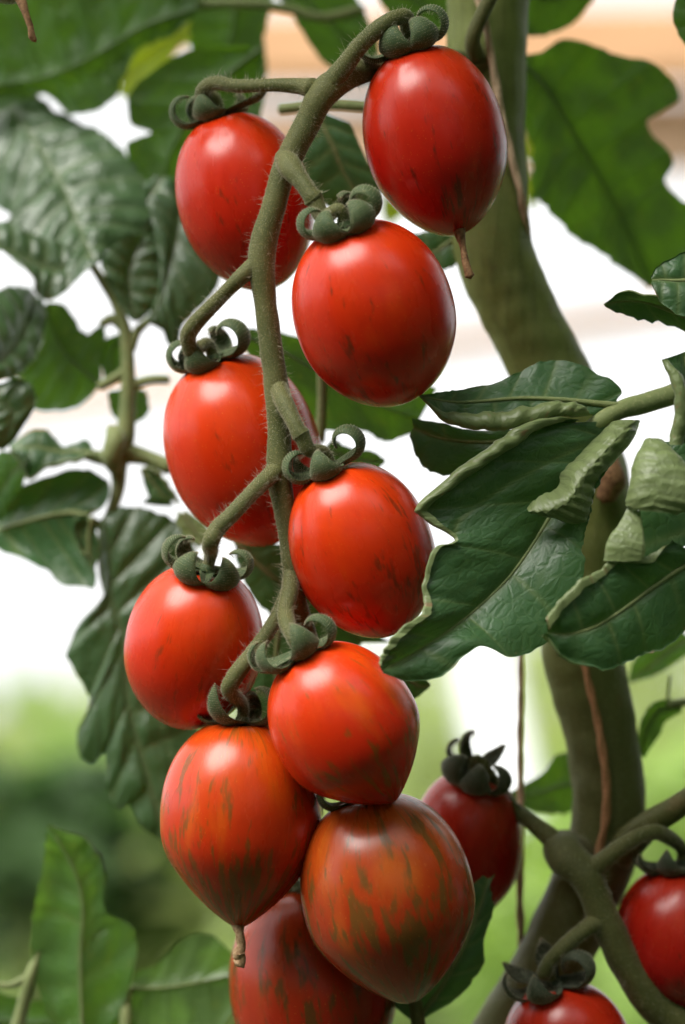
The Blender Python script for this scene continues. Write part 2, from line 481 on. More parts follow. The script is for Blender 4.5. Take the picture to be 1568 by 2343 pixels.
def sepal(parent, ctr, ax, e1, e2, phi, r1, rc, turn, width, mat, droop=12, taper=1.0, twist=0.0, hl=None):
    r1 *= 1.1; rc *= 1.1; width *= 1.5; turn += 12
    ph = math.radians(phi)
    rad = e1 * math.cos(ph) + e2 * math.sin(ph)
    lat = np.cross(ax, rad)
    mm = 0.001
    r, h, ang = 0.8, 0.35, -math.radians(droop)
    pts, hd = [(r, h)], [ang]
    n1, n2 = 7, 24
    for i in range(n1):
        r += r1 / n1 * math.cos(ang); h += r1 / n1 * math.sin(ang)
        pts.append((r, h)); hd.append(ang)
    T = math.radians(turn)
    for i in range(n2):
        f = i / n2
        rr = rc * (1.08 - 0.42 * f * taper)
        da = T / n2
        ang += da
        r += rr * da * math.cos(ang - da / 2); h += rr * da * math.sin(ang - da / 2)
        pts.append((r, h)); hd.append(ang)
    n = len(pts)
    V, TT, Fc = [], [], []
    nx = 9
    xs = np.linspace(-1, 1, nx)
    for i in range(n):
        t = i / (n - 1)
        w = width * min(1.0, 0.62 + 1.4 * t) * max(0.0, 1 - max(0, (t - 0.22) / 0.78) ** 1.5) ** 0.9 + 0.25
        c = ctr + (rad * pts[i][0] + ax * pts[i][1]) * mm + lat * (twist * t * t) * mm
        nin = -rad * math.sin(hd[i]) + ax * math.cos(hd[i])      # towards the inside of the curl
        up, dn = [], []
        for x in xs:
            base = c + lat * (x * w * 0.5 * mm) + nin * (0.20 * w * x * x * mm)
            tk = (0.08 + 0.30 * math.sqrt(max(0, 1 - x * x))) * mm
            up.append(base + nin * tk * 0.5); dn.append(base - nin * tk)
        V += up + dn[::-1][0:]
        TT += [max(0.0, (t - 0.93) / 0.07)] * (2 * nx)
        if hl is not None and t > 0.15:
            hl.append((c + nin * 0.3 * mm, nin, lat, w * mm))
    m = 2 * nx
    for i in range(n - 1):
        for k in range(m):
            k2 = (k + 1) % m
            Fc.append((i * m + k, i * m + k2, (i + 1) * m + k2, (i + 1) * m + k))
    Fc.append(tuple(range(m))[::-1]); Fc.append(tuple((n - 1) * m + k for k in range(m)))
    return mesh_obj("sepal", V, Fc, mat, parent, {"brown": TT})

def sepal_hairs(parent, hl, seed):
    r = np.random.default_rng(seed)
    c = np.array([h[0] for h in hl]); nin = np.array([h[1] for h in hl]); lat = np.array([h[2] for h in hl]); w = np.array([h[3] for h in hl])
    pp, dd, ll = [], [], []
    for sgn, k, a0, a1 in ((1, 8, 0.6, 2.0), (-1, 34, 0.15, 0.5)):
        i = np.repeat(np.arange(len(c)), k)
        x = r.uniform(-0.5, 0.5, len(i))
        pp.append(c[i] + lat[i] * (x * w[i])[:, None] + nin[i] * ((0.8 * x * x * w[i]) - (0.0 if sgn > 0 else 0.0006))[:, None])
        dd.append(unit(nin[i] * sgn + lat[i] * (x * 1.6)[:, None] + r.normal(size=(len(i), 3)) * 0.35))
        ll.append(r.uniform(a0, a1, len(i)) * 0.001)
    V, Fc = cone_hairs(np.concatenate(pp), np.concatenate(dd), np.concatenate(ll), 0.00003, r)
    return mesh_obj("hairs", V, Fc, M_HAIR, parent, kind='stuff')

TOP = {}
def tomato(key, u, v, d, A, b, ang, tilt, mat, sep, label, tip=0.3, shift=0.0, dim=0.07, sep_mat=None, cax=None, style=None, group="tomatoes on the hanging truss"):
    """A, b: half length / half width in px; ang: how far the shoulder leans left (deg); tilt: shoulder towards the camera (deg)"""
    an, ti = math.radians(ang), math.radians(tilt)
    ax2 = U * math.cos(an) - R * math.sin(an)
    ax = unit(ax2 * math.cos(ti) - F * math.sin(ti))
    bb = px(b, d)
    aa = math.sqrt(max(px(A, d) ** 2 - (bb * math.sin(ti)) ** 2, (0.8 * bb) ** 2)) / math.cos(ti)
    ctr = P(u, v, d)
    e1 = unit(R - ax * np.dot(R, ax)); e2 = unit(-F + ax * np.dot(F, ax)); e2 = unit(e2 - e1 * np.dot(e1, e2))
    root = thing("tomato", ctr - ax * aa, label, "tomato", group)
    seed = hash(key) % 97 if False else sum(ord(ch) * (i + 3) for i, ch in enumerate(key)) % 97
    V, Fc, SV, ZT = fruit_mesh(aa, bb, ax, e1, e2, ctr, tip, shift, dim, seed)
    mesh_obj("fruit", V, Fc, mat, root, {"zt": ZT}, {"sv": SV})
    top = ctr + ax * (aa * (1 - dim) + 0.0002)
    cx = ax if cax is None else unit(ax + R * cax[0] + U * cax[1] - F * cax[2])
    TOP[key] = (top, cx)
    if sep:
        c1 = unit(R - cx * np.dot(R, cx)); c2 = unit(-F + cx * np.dot(F, cx)); c2 = unit(c2 - c1 * np.dot(c1, c2))
        # receptacle: a small flared button
        q = [[*(top - cx * 0.0008), 0.0030], [*(top + cx * 0.0003), 0.0030], [*(top + cx * 0.0012), 0.0024], [*(top + cx * 0.0026), 0.0018]]
        cal = tube_w("calyx", q, sep_mat or M_SEPAL, root, 16, 4, 0.03)
        hl = []
        for sp in sep:
            kw = dict(sp[5]) if len(sp) > 5 else {}
            sepal(cal, top + cx * 0.0005, cx, c1, c2, sp[0], sp[1], sp[2], sp[3], sp[4], sep_mat or M_SEPAL, hl=hl, **kw)
        sepal_hairs(cal, hl, seed)
    if style:
        rows, smat = style
        tube("style_remnant", rows, smat, root, 10, 5, 0.40)
    return root

def tm(i, red=RED, org=ORG, omix=0.1, stripe=0.8, scol=DRK, slo=0.60, rough=0.26):
    return tomato_mat("tomato_skin_%s" % i, red, org, omix, stripe, scol, slo, float(len(bpy.data.materials)) * 1.37, rough)

# ------------------------------------------------------------------ leaf blades
def blade(name, M, L, Rr, parent, mat, tr=(0, 0, 1.0), d=None, face=1, bulge=1.0, nv=7, blis=0.5, wave=0.8,
          rollL=None, rollR=None, m=7, nt=12, nr=8, veins=(), mid=True, seed=0, vstr=1.0, arch=None, midmat=None, midr=0.95):
    """M, L, Rr: control rows (x, y, d) of midrib, left and right margin in the picture frame tr=(ox, oy, f);
    face=1: upper side turned to the camera. rollX: rows (radius mm, degrees) or one pair"""
    ox, oy, f = tr
    def conv(rows):
        out = []
        for i, r in enumerate(rows):
            dd = r[2] if len(r) > 2 else (np.interp(i / (len(rows) - 1), np.linspace(0, 1, len(d)), d) if d is not None else 0.0)
            out.append(P(ox + f * r[0], oy + f * r[1], dd))
        return np.array(out)
    def same(rows, n):
        rows = np.asarray(rows, float)
        return rows
    def resample(rows, n):
        rows = conv(rows)
        if len(rows) == n: return crom(rows, m)
        c = crom(rows, 12)
        t = np.linspace(0, len(c) - 1, (n - 1) * m + 1)
        return np.stack([np.interp(t, np.arange(len(c)), c[:, k]) for k in range(3)], 1)
    n = max(len(M), len(L), len(Rr))
    Mc, Lc, Rc = resample(M, n), resample(L, n), resample(Rr, n)
    ns = len(Mc)
    tan = unit(np.gradient(Mc, axis=0))
    side = unit(Rc - Lc + tan * 1e-9)
    N = unit(np.cross(side, tan))
    if np.mean(N @ (-F)) * face < 0: N = -N
    # smooth the normal along the blade, keep one sign
    for _ in range(3):
        N = unit(N + np.roll(N, 1, 0) * 0.5 + np.roll(N, -1, 0) * 0.5 if ns > 4 else N)
    S = np.linspace(0, 1, ns)
    length = np.sum(np.linalg.norm(np.diff(Mc, axis=0), axis=1)) * 1000
    def rolls(r):
        if r is None: return np.zeros(ns), np.zeros(ns), np.zeros(ns)
        if not hasattr(r[0], "__len__"): r = [r]
        r = np.array([(*q, 0.0) if len(q) == 2 else q for q in r], float)
        if len(r) == 1: r = np.vstack([r, r])
        x = np.linspace(0, 1, len(r))
        return np.interp(S, x, r[:, 0]), np.interp(S, x, r[:, 1]), np.interp(S, x, r[:, 2])
    cols = []                                   # list of columns from left roll to right roll
    def half(Ec, rl, sgn):
        rc, th, fl = rolls(rl)
        w = np.linalg.norm(Ec - Mc, axis=1) * 1000
        out = unit(Ec - Mc)
        if rl is not None:
            rc = rc * (1 + 0.035 * np.sin(S * length * 2 * math.pi / 4.6 + seed) + 0.05 * np.sin(S * length * 2 * math.pi / 8.3))
            Ec = Ec - out * np.minimum(rc * 0.0009, np.linalg.norm(Ec - Mc, axis=1) * 0.4)[:, None]
        outp = unit(out - N * np.sum(out * N, 1, keepdims=True))
        res = []
        for j in range(1, nt + 1):
            t = j / nt
            p = Mc + (Ec - Mc) * t + N * ((bulge * 4 * t * (1 - t) - 0.0) * 0.001 * np.minimum(1, w / 12.0)[:, None])
            if arch is not None:
                nc_ = np.sum((Ec - Mc) * N, 1, keepdims=True) * N
                p = Mc + (Ec - Mc - nc_) * t + (nc_ - N * arch * 0.001) * (1 - math.sqrt(max(0.0, 1 - t * t)))
            res.append((p, t, w * t, 0.0))
        if rl is not None:
            for j in range(1, nr + 1):
                k1 = min(1.0, j / (nr * 0.6)); k2 = max(0.0, (j - nr * 0.6) / (nr * 0.4))
                a = np.radians(th) * k1
                p = Ec + outp * (rc * np.sin(a) * 0.001)[:, None] + N * (rc * (1 - np.cos(a)) * (1 - 0.2 * k1) * 0.001)[:, None]
                p = p + (outp * np.cos(a)[:, None] + N * (np.sin(a) * 0.6)[:, None]) * (fl * k2 * 0.001)[:, None]
                res.append((p, 1.0, w + rc * np.abs(a), j / nr))
        return res, w
    hl, wl_ = half(Lc, rollL, -1); hr, wr_ = half(Rc, rollR, 1)
    cols = [(p, -t, -w, e, 0.35) for p, t, w, e in hl[::-1]] + [(Mc, 0.0, np.zeros(ns), 0.0, 0)] + [(p, t, w, e, 0.0) for p, t, w, e in hr]
    nc = len(cols)
    V = np.zeros((ns, nc, 3)); VE = np.zeros((ns, nc)); LC = np.zeros((ns, nc, 3)); ED = np.zeros((ns, nc))
    extra = []
    for c, (p, t, w, e, off) in enumerate(cols):
        V[:, c] = p
        sv = S * nv + off + np.array([0.32 * mnoise.noise(Vector((q_ * nv * 0.8, seed * 5.0, off * 9))) for q_ in S])
        dist = np.abs(sv - np.round(sv)) / nv * length          # mm to the nearest side vein
        vein = np.exp(-(dist / 0.5) ** 2) * (1 - 0.45 * abs(t)) * vstr
        midv = np.exp(-(np.abs(w) / 0.9) ** 2) * (1.0 if mid else 0.0)
        VE[:, c] = np.maximum(vein, midv)
        LC[:, c, 0] = S * length; LC[:, c, 1] = w; LC[:, c, 2] = seed * 31.0
        ED[:, c] = max(0.0, (abs(t) - 0.9) / 0.1) * 0.6 + e * 0.4
        pil = (1 - np.exp(-(dist / 2.4) ** 2)) * ((1 - np.exp(-(np.abs(w) / 2.2) ** 2)) if mid else 1.0) * (1 - 0.6 * e)
        disp = blis * pil
        for i in range(ns):
            q = LC[i, c]
            k = mnoise.noise(Vector((q[0] * 0.16 + seed, q[1] * 0.16, seed * 2.0)))
            k2 = mnoise.noise(Vector((q[0] * 0.07 + seed * 3, (1 if t > 0 else -1) * 4.0, seed)))
            k3 = mnoise.noise(Vector((q[0] * 0.45 + seed, (1 if t > 0 else -1) * 9.0, seed)))
            dd = disp[i] * (0.95 + 0.6 * k) + blis * 0.40 * k * min(1.0, abs(q[1]) / 3.0) + wave * (k2 * 1.4 + k3 * 0.5) * abs(t) ** 2.5
            V[i, c] += N[i] * dd * 0.001
            if abs(t) > 0.6:
                ph = (S[i] * nv * 1.3 + off + 0.6 * k2) % 1.0
                tooth = (ph ** 1.4 - 0.4) * max(0.0, 0.5 + 1.6 * k2)
                V[i, c] += side[i] * ((k3 * 0.7 + tooth * 0.7) * min(wave, 1.0) * (1 if t > 0 else -1)) * 0.001 * min(1.0, abs(w[i]) / 6.0) * ((abs(t) - 0.6) / 0.4)
    for sd, poly in veins:                                      # prominent extra veins, (s, t) rows
        pl = crom([np.append(_st(V, s_, t_ * sd, nt, nc, len(hl), ns), 0) for s_, t_ in poly], 10)[:, :3]
        dm = np.min(np.linalg.norm(V.reshape(-1, 1, 3) - pl[None], axis=2), axis=1).reshape(ns, nc) * 1000
        VE = np.maximum(VE, np.exp(-(dm / 0.7) ** 2))
        V -= N[:, None, :] * (np.exp(-(dm / 1.6) ** 2) * 0.5 * 0.001)[..., None]
    Fc = []
    for i in range(ns - 1):
        for c in range(nc - 1):
            Fc.append((i * nc + c, i * nc + c + 1, (i + 1) * nc + c + 1, (i + 1) * nc + c))
    # orient faces so that their normal is the upper side
    acc = 0.0
    for i in range(0, ns - 1, 3):
        for c in range(len(hl) - 3, len(hl) + 3):
            a = V[i, c]; fn = np.cross(V[i, c + 1] - a, V[i + 1, c] - a)
            acc += np.dot(unit(fn), N[i])
    if acc < 0: Fc = [q[::-1] for q in Fc]
    o = mesh_obj(name, V.reshape(-1, 3), Fc, mat, parent, {"vein": VE, "edge": ED}, {"lc": LC})
    if mid:
        c = Mc - N * 0.0001
        k = max(1, ns // 10)
        rr = np.linspace(midr if mat is M_LEAF else 0.5, 0.15, ns)[:, None] * 0.001
        q = np.hstack([c, rr])[::k]
        tube_w("midrib", q, midmat or (M_RIB if mat in (M_LEAF_U, M_LEAF_S) else M_STALK), o, 8, 3, 0.03)
    return o

def _st(V, s, t, nt, nc, nl, ns):
    i = min(ns - 1, max(0, int(round(s * (ns - 1)))))
    c = int(round(nl + t * nt))
    return V[i, min(nc - 1, max(0, c))]

# ================================================================== SETTING
def setting(name, verts, faces, mat):
    o = mesh_obj(name, verts, faces, mat, None, smooth=False)
    o['kind'] = 'structure'
    return o

M_SOIL = plain_mat("soil_grass", (0.045, 0.06, 0.02), (0.07, 0.085, 0.03), 2.0, 0.9, 0.5)
gx = 150.0
setting("ground", [(-gx, -gx, 0), (gx, -gx, 0), (gx, gx, 0), (-gx, gx, 0)], [(0, 1, 2, 3)], M_SOIL)

def box(name, p0, p1, w, h, mat, parent=None):
    p0, p1 = np.asarray(p0, float), np.asarray(p1, float)
    t = unit(p1 - p0); s = unit(np.cross(t, [0, 0, 1.0]) if abs(t[2]) < 0.9 else np.cross(t, [0, 1.0, 0])); n = np.cross(s, t)
    V, Fc = [], []
    bv = min(w, h) * 0.12
    sec = [(-w / 2 + bv, -h / 2), (w / 2 - bv, -h / 2), (w / 2, -h / 2 + bv), (w / 2, h / 2 - bv),
           (w / 2 - bv, h / 2), (-w / 2 + bv, h / 2), (-w / 2, h / 2 - bv), (-w / 2, -h / 2 + bv)]
    for p in (p0, p1):
        V += [p + s * a + n * b for a, b in sec]
    for k in range(8):
        k2 = (k + 1) % 8
        Fc.append((k, k2, 8 + k2, 8 + k))
    Fc.append(tuple(range(8))[::-1]); Fc.append(tuple(range(8, 16)))
    return mesh_obj(name, V, Fc, mat, parent, smooth=False)

M_WOOD = plain_mat("greenhouse_wood", (0.60, 0.33, 0.16), (0.66, 0.38, 0.20), 3.0, 0.7, 0.2, (1, 1, 8))
M_WOODP = plain_mat("weathered_wood", (0.76, 0.50, 0.33), (0.70, 0.44, 0.28), 3.0, 0.7, 0.2, (1, 1, 8))
M_POST = plain_mat("white_paint", (0.80, 0.82, 0.82), (0.74, 0.77, 0.78), 5.0, 0.5, 0.1)

# far rails of the greenhouse, out of focus
tag(box("wooden_board", P(560, 330, 2500), P(2500, 290, 2300), 0.03, 0.085, M_WOODP),
    "pale peach board below the orange beam in the blurred background", "board")
tag(box("wooden_beam", P(440, 118, 2500), P(2500, 96, 2200), 0.06, 0.085, M_WOOD),
    "broad orange-brown wooden beam crossing the blurred top background", "beam")
tag(box("wooden_beam", P(-900, 1085, 3000), P(2500, 560, 2400), 0.03, 0.028, M_WOODP),
    "thin pale wooden rail slanting across the white background", "beam")
post = tag(box("support_post", P(1075, 1380, 2300), P(1185, 1940, 2000), 0.055, 0.055, M_POST),
           "blurred white post leaning in the background beside the brown twine", "post")

# background plants: each one plant with its own stem and foliage
def far_plant(u, v_top, d, h, w, mat, n, label, seed):
    r = np.random.default_rng(seed)
    top = P(u, v_top, d)
    base = np.array([top[0], top[1], 0.0])
    hh = min(h, top[2])
    root = thing("background_plant", base, label, "plant", "blurred plants in the rows behind")
    q = [[*base, 0.012], [*(base + [0.02, 0, top[2] * 0.5]), 0.010], [*(top - [0, 0, 0.1]), 0.006]]
    tube_w("stem", q, M_STALK, root, 8, 5)
    V, Fc, LC = [], [], []
    for _ in range(n):
        z = top[2] - hh * r.random() ** 1.0
        k = (top[2] - z) / hh
        rad = w * (0.35 + 0.65 * min(1, k * 2.2)) * math.sqrt(r.random())
        a = r.uniform(0, 2 * math.pi)
        p = np.array([top[0] + rad * math.cos(a), top[1] + rad * math.sin(a), z])
        ln = r.uniform(0.04, 0.10); wd = ln * r.uniform(0.35, 0.55)
        t = unit([math.cos(a) + r.normal() * 0.5, math.sin(a) + r.normal() * 0.5, r.uniform(-0.9, 0.5)])
        s = unit(np.cross(t, [0, 0, 1]) + r.normal(size=3) * 0.3); nn = np.cross(s, t)
        k0 = len(V)
        V += [p, p + t * ln * 0.35 + s * wd * 0.5 + nn * ln * .06, p + t * ln * 0.35 - s * wd * 0.5 + nn * ln * .06, p + t * ln * 0.5,
              p + t * ln * 0.75 + s * wd * 0.36, p + t * ln * 0.75 - s * wd * 0.36, p + t * ln - nn * ln * 0.12]
        Fc += [(k0, k0 + 3, k0 + 1), (k0, k0 + 2, k0 + 3), (k0 + 1, k0 + 3, k0 + 4), (k0 + 2, k0 + 5, k0 + 3), (k0 + 3, k0 + 6, k0 + 4), (k0 + 3, k0 + 5, k0 + 6)]
        LC += [tuple(p * 1000)] * 7
    zero = np.zeros(len(V))
    mesh_obj("foliage", V, Fc, mat, root, {"vein": zero, "edge": zero}, {"lc": LC}, smooth=True, kind='stuff')

far = [  # u, v_top, d mm, height, half width, material, leaves, look
    (-60, 1640, 1900, 0.75, 0.17, 2, 520, "pale green blurred plant at the far left edge"),
    (230, 1560, 3200, 0.9, 0.26, 0, 620, "mid green blurred plant above the upright bottom left leaf"),
    (70, 1740, 1500, 0.12, 0.06, 1, 120, "dark blurred clump left of the lowest tomatoes"),
    (330, 1900, 1700, 0.6, 0.16, 2, 460, "pale yellow-green blurred plant behind the leftmost hanging tomato tip"),
    (560, 1600, 4200, 1.1, 0.38, 2, 620, "pale blurred plant hidden mostly behind the lowest tomatoes"),
    (1010, 1560, 3000, 0.9, 0.24, 2, 560, "pale yellow-green blurred plant right of the lowest striped tomato"),
    (1240, 1520, 3600, 1.0, 0.30, 2, 600, "light blurred plant between the brown twine and the thick stem"),
    (1530, 1460, 2800, 0.95, 0.24, 2, 560, "light green blurred plant right of the thick stem"),
    (1250, 1980, 1700, 0.6, 0.15, 0, 440, "fresh green blurred clump behind the crossing stems"),
    (1480, 1700, 1900, 0.7, 0.16, 0, 460, "mid green blurred clump at the right edge"),
    (330, 1750, 1600, 0.16, 0.07, 1, 160, "dark blurred clump between the hanging lobed leaf and the upright leaf"),
    (640, 1900, 1500, 0.4, 0.12, 2, 300, "lime green blurred clump just behind the lowest tomato"),
    (900, 2060, 2200, 0.7, 0.20, 0, 460, "green blurred clump low behind the striped tomatoes"),
]
for i, (u, v, d, h, w, k, n, look) in enumerate(far):
    far_plant(u, v, d, h, w, M_BGLEAF[k], n, look, 100 + i)
# a hedge row closing the horizon
def far_hedge():
    r = np.random.default_rng(5)
    V, Fc, LC = [], [], []
    for _ in range(9000):
        x = r.uniform(-9, 9); y = 8 + r.uniform(0, 2.5)
        z = 1.35 * r.random() ** 0.7 + 0.12 * math.sin(x * 1.7)
        p = np.array([x, y, z]); ln = r.uniform(0.12, 0.25)
        t = unit(r.normal(size=3)); s = unit(np.cross(t, r.normal(size=3)))
        k0 = len(V)
        V += [p, p + t * ln * .5 + s * ln * .25, p + t * ln, p + t * ln * .5 - s * ln * .25]
        Fc += [(k0, k0 + 1, k0 + 2, k0 + 3)]
        LC += [tuple(p * 100)] * 4
    zero = np.zeros(len(V))
    o = mesh_obj("far_greenery", V, Fc, M_BGLEAF[2], None, {"vein": zero, "edge": zero}, {"lc": LC}, kind='stuff')
    o['label'] = "pale green far vegetation closing the blurred lower background"; o['category'] = "vegetation"
far_hedge()
def shade_row(x0, x1, y0, y1, h, n, label, seed):  # leaf mass out of view, added to block sky light
    r = np.random.default_rng(seed)
    V, Fc, LC = [], [], []
    for _ in range(n):
        p = np.array([r.uniform(x0, x1), r.uniform(y0, y1), h * r.random()])
        ln = r.uniform(0.09, 0.2)
        t = unit(r.normal(size=3) + [0, 0, -0.6]); s = unit(np.cross(t, r.normal(size=3)))
        k0 = len(V)
        V += [p, p + t * ln * .5 + s * ln * .3, p + t * ln, p + t * ln * .5 - s * ln * .3]
        Fc += [(k0, k0 + 1, k0 + 2, k0 + 3)]
        LC += [tuple(p * 100)] * 4
    zero = np.zeros(len(V))
    o = mesh_obj("shade_row", V, Fc, M_BGLEAF[1], None, {"vein": zero, "edge": zero}, {"lc": LC}, kind='stuff')
    o['label'] = label; o['category'] = "vegetation"
shade_row(-2.5, 2.5, -1.45, -1.0, 2.35, 8000, "unseen row of leaves added behind the camera to block front light", 8)
def shade_leaves():
    """loose leaves added out of view above, to shade the top of the truss"""
    r = np.random.default_rng(21)
    V, Fc, LC = [], [], []
    for _ in range(300):
        p = np.array([r.uniform(-0.10, 0.40), r.uniform(-0.16, 0.40), r.uniform(1.56, 1.95)])
        ln = r.uniform(0.06, 0.12)
        t = unit([r.normal(), r.normal(), -0.3 + 0.3 * r.normal()]); s = unit(np.cross(t, r.normal(size=3) * 0.5 + [0, 0, 1]))
        n = np.cross(s, t); k0 = len(V)
        V += [p, p + t * ln * .35 + s * ln * .26 + n * ln * .05, p + t * ln * .8 + s * ln * .16, p + t * ln - n * ln * .1, p + t * ln * .8 - s * ln * .16, p + t * ln * .35 - s * ln * .26 + n * ln * .05]
        Fc += [(k0, k0 + 1, k0 + 2, k0 + 3), (k0, k0 + 3, k0 + 4, k0 + 5)]
        LC += [tuple(p * 100)] * 6
    zero = np.zeros(len(V))
    o = mesh_obj("shade_leaves", V, Fc, M_LEAF_U, None, {"vein": zero, "edge": zero}, {"lc": LC}, kind='stuff')
    o['label'] = "loose unseen leaves added overhead to shade the top of the truss"; o['category'] = "foliage"
shade_leaves()  # unseen leaves, added to dim the light from above
shade_row(0.24, 2.2, -0.25, 0.20, 2.1, 3600, "unseen leaves added beyond the right edge to block side light", 9)  # added out of view to darken the right side

# ================================================================== PLANT STEM + TWINES
st = thing("plant_stem", P(1120, 2420, 60), "thick olive main stem of the tomato plant running down the right side", "stem")
trunk_pts = [(1118, -60, 56, 94), (1114, 120, 56, 93), (1112, 330, 55, 92), (1124, 540, 54, 91), (1168, 670, 54, 89), (1228, 790, 54, 88), (1296, 930, 54, 88),
             (1345, 1070, 55, 87), (1362, 1210, 56, 88), (1340, 1360, 57, 90), (1330, 1480, 58, 92), (1346, 1560, 59, 90), (1374, 1680, 60, 85),
             (1392, 1810, 60, 84), (1386, 1910, 60, 84), (1346, 2020, 60, 85), (1298, 2130, 60, 84), (1230, 2250, 60, 80), (1150, 2380, 60, 78), (1090, 2480, 60, 78)]
th_ = []
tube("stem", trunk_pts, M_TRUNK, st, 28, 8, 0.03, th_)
tube("scar", [(1395, 1050, 42, 18), (1400, 1090, 40, 30), (1385, 1140, 42, 22)], M_DRY, st, 12, 6, 0.2)
hairs("hairs", th_, M_HAIR, st, 6.0, 0.3, 1.5, 0.03, 3, 60.0)
tube("side_shoot", [(1090, 130, 42, 20), (1082, 90, 38, 19), (1105, 30, 36, 17), (1135, -30, 36, 17)], M_STEM, st, 12, 6)
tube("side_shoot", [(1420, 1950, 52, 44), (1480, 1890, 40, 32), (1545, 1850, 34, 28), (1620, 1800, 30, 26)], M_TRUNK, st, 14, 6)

def twine(rows, mat, label):
    root = thing("support_twine", P(*rows[-1][:3]), label, "twine")
    q = crom(np.array([[*P(u, v, d), px(r, d)] for u, v, d, r in rows]), 26)
    tan = unit(np.gradient(q[:, :3], axis=0))
    n0 = unit(np.cross(tan, F)); b0 = np.cross(tan, n0)
    L = np.concatenate([[0], np.cumsum(np.linalg.norm(np.diff(q[:, :3], axis=0), axis=1))])
    for k in range(2):
        a = L / 0.0090 * 2 * math.pi / 2 + k * math.pi
        s = q[:, :3] + (n0 * np.cos(a)[:, None] + b0 * np.sin(a)[:, None]) * (q[:, 3] * 0.22)[:, None]
        tube_w("strand", np.hstack([s, (q[:, 3] * 0.80)[:, None]]), mat, root, 8, 2, 0.12)
twine([(1088, -20, 40, 10), (1112, 60, 40, 10), (1128, 150, 41, 10), (1150, 270, 42, 10), (1176, 380, 43, 10), (1194, 450, 44, 10), (1206, 540, 50, 9)], M_TWINE,
      "pale straw twine running down the upper part of the thick stem")
twine([(1191, 1400, 64, 8), (1192, 1560, 64, 8), (1190, 1720, 64, 8), (1193, 1900, 64, 8), (1190, 2060, 64, 9), (1196, 2230, 62, 10)], M_TWINE,
      "thin brown twine hanging straight down left of the thick stem")
twine([(1322, 1440, 46, 9), (1342, 1540, 47, 9), (1370, 1660, 48, 10), (1387, 1780, 48, 10), (1385, 1880, 48, 10), (1362, 1975, 49, 9)], M_TWINE_B,
      "rust brown twine wrapped along the front of the thick lower stem")

# ================================================================== TOMATOES
mats = {
    'T1': tm(1, (0.50, 0.012, 0.004), (0.66, 0.05, 0.005), 0.06, 0.75, (0.075, 0.014, 0.006), 0.605),
    'T2': tm(2, (0.58, 0.016, 0.003), ORG, 0.10, 0.55, DRK, 0.635),
    'T3': tm(3, (0.62, 0.019, 0.003), ORG, 0.16, 0.75, DRK, 0.61),
    'T4': tm(4, RED, ORG, 0.16, 0.5, DRK, 0.635),
    'T5': tm(5, RED, ORG, 0.16, 0.6, DRK, 0.605),
    'T6': tm(6, RED, ORG, 0.22, 0.60, (0.12, 0.035, 0.008), 0.605),
    'T7': tm(7, (0.70, 0.026, 0.004), (0.80, 0.13, 0.006), 0.38, 0.70, OLV, 0.575),
    'T8': tm(8, (0.58, 0.034, 0.004), (0.68, 0.15, 0.006), 0.46, 0.75, (0.15, 0.075, 0.012), 0.54),
    'T9': tm(9, (0.42, 0.036, 0.006), (0.52, 0.115, 0.009), 0.42, 0.80, (0.110, 0.072, 0.014), 0.515),
    'T10': tm(10, (0.42, 0.026, 0.006), (0.48, 0.10, 0.010), 0.40, 0.85, (0.10, 0.055, 0.012), 0.51),
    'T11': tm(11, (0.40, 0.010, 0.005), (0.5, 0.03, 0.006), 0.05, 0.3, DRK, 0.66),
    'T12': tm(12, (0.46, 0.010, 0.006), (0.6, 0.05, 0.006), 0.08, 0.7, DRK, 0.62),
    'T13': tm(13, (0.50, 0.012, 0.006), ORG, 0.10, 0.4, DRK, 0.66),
    'T0': tm(14, (0.20, 0.22, 0.05), (0.30, 0.28, 0.07), 0.3, 0.2, OLV, 0.66),
}
# sepal rows: azimuth (0 right, 90 to the camera, 180 left), reach mm, curl radius mm, turn deg, width mm
tomato('T1', 996, 322, 6, 221, 164, 14, 8, mats['T1'],
       [(122, 3.2, 4.6, 225, 8.0), (60, 3.4, 4.4, 235, 7.6), (178, 7.5, 4.6, 150, 4.6, {'droop': 2}), (12, 5.2, 4.6, 235, 4.8, {'droop': 0}), (275, 4.0, 4.0, 220, 5.5)],
       "deep red plum tomato at the top with a long dry style at its tip", tip=0.30, cax=(-0.12, 0, 0.12),
       style=([(1052, 520, 5, 14), (1057, 550, 3, 11), (1063, 585, 1, 9), (1070, 612, 0, 9), (1076, 632, 0, 12)], M_DRY))
tomato('T2', 562, 461, 24, 208, 153, 16, 4, mats['T2'],
       [(182, 6.2, 4.6, 215, 5.0, {'droop': 6}), (212, 3.2, 4.0, 225, 5.5), (118, 3.0, 4.0, 190, 6.6, {'droop': 4}), (8, 9.0, 4.5, 90, 6.0, {'droop': -4}), (300, 6.5, 4.2, 130, 4.5)],
       "red plum tomato behind the upper truss stem, hanging at the left", tip=0.22, cax=(-0.05, 0, 0.1))
tomato('T3', 856, 718, -8, 217, 183, 18, 17, mats['T3'],
       [(168, 5.8, 4.2, 235, 5.4, {'droop': 0}), (118, 4.2, 4.3, 235, 7.4), (52, 4.4, 4.3, 225, 7.4), (14, 5.8, 4.3, 280, 5.2, {'droop': -2}), (282, 4.0, 4.0, 230, 5.0)],
       "round bright red tomato in the upper middle, in front of the others", tip=0.15, cax=(-0.10, 0, 0.10))
tomato('T4', 558, 1031, 26, 225, 178, 18, 12, mats['T4'],
       [(178, 5.2, 4.4, 265, 5.4, {'droop': 6}), (112, 3.8, 4.4, 205, 7.0), (20, 5.6, 5.0, 250, 6.0, {'droop': 2}), (205, 4.4, 3.2, 260, 5.0), (285, 4.2, 4.2, 230, 5.0)],
       "orange-red plum tomato behind the truss stem at mid height left", tip=0.2, cax=(-0.05, 0, 0.1))
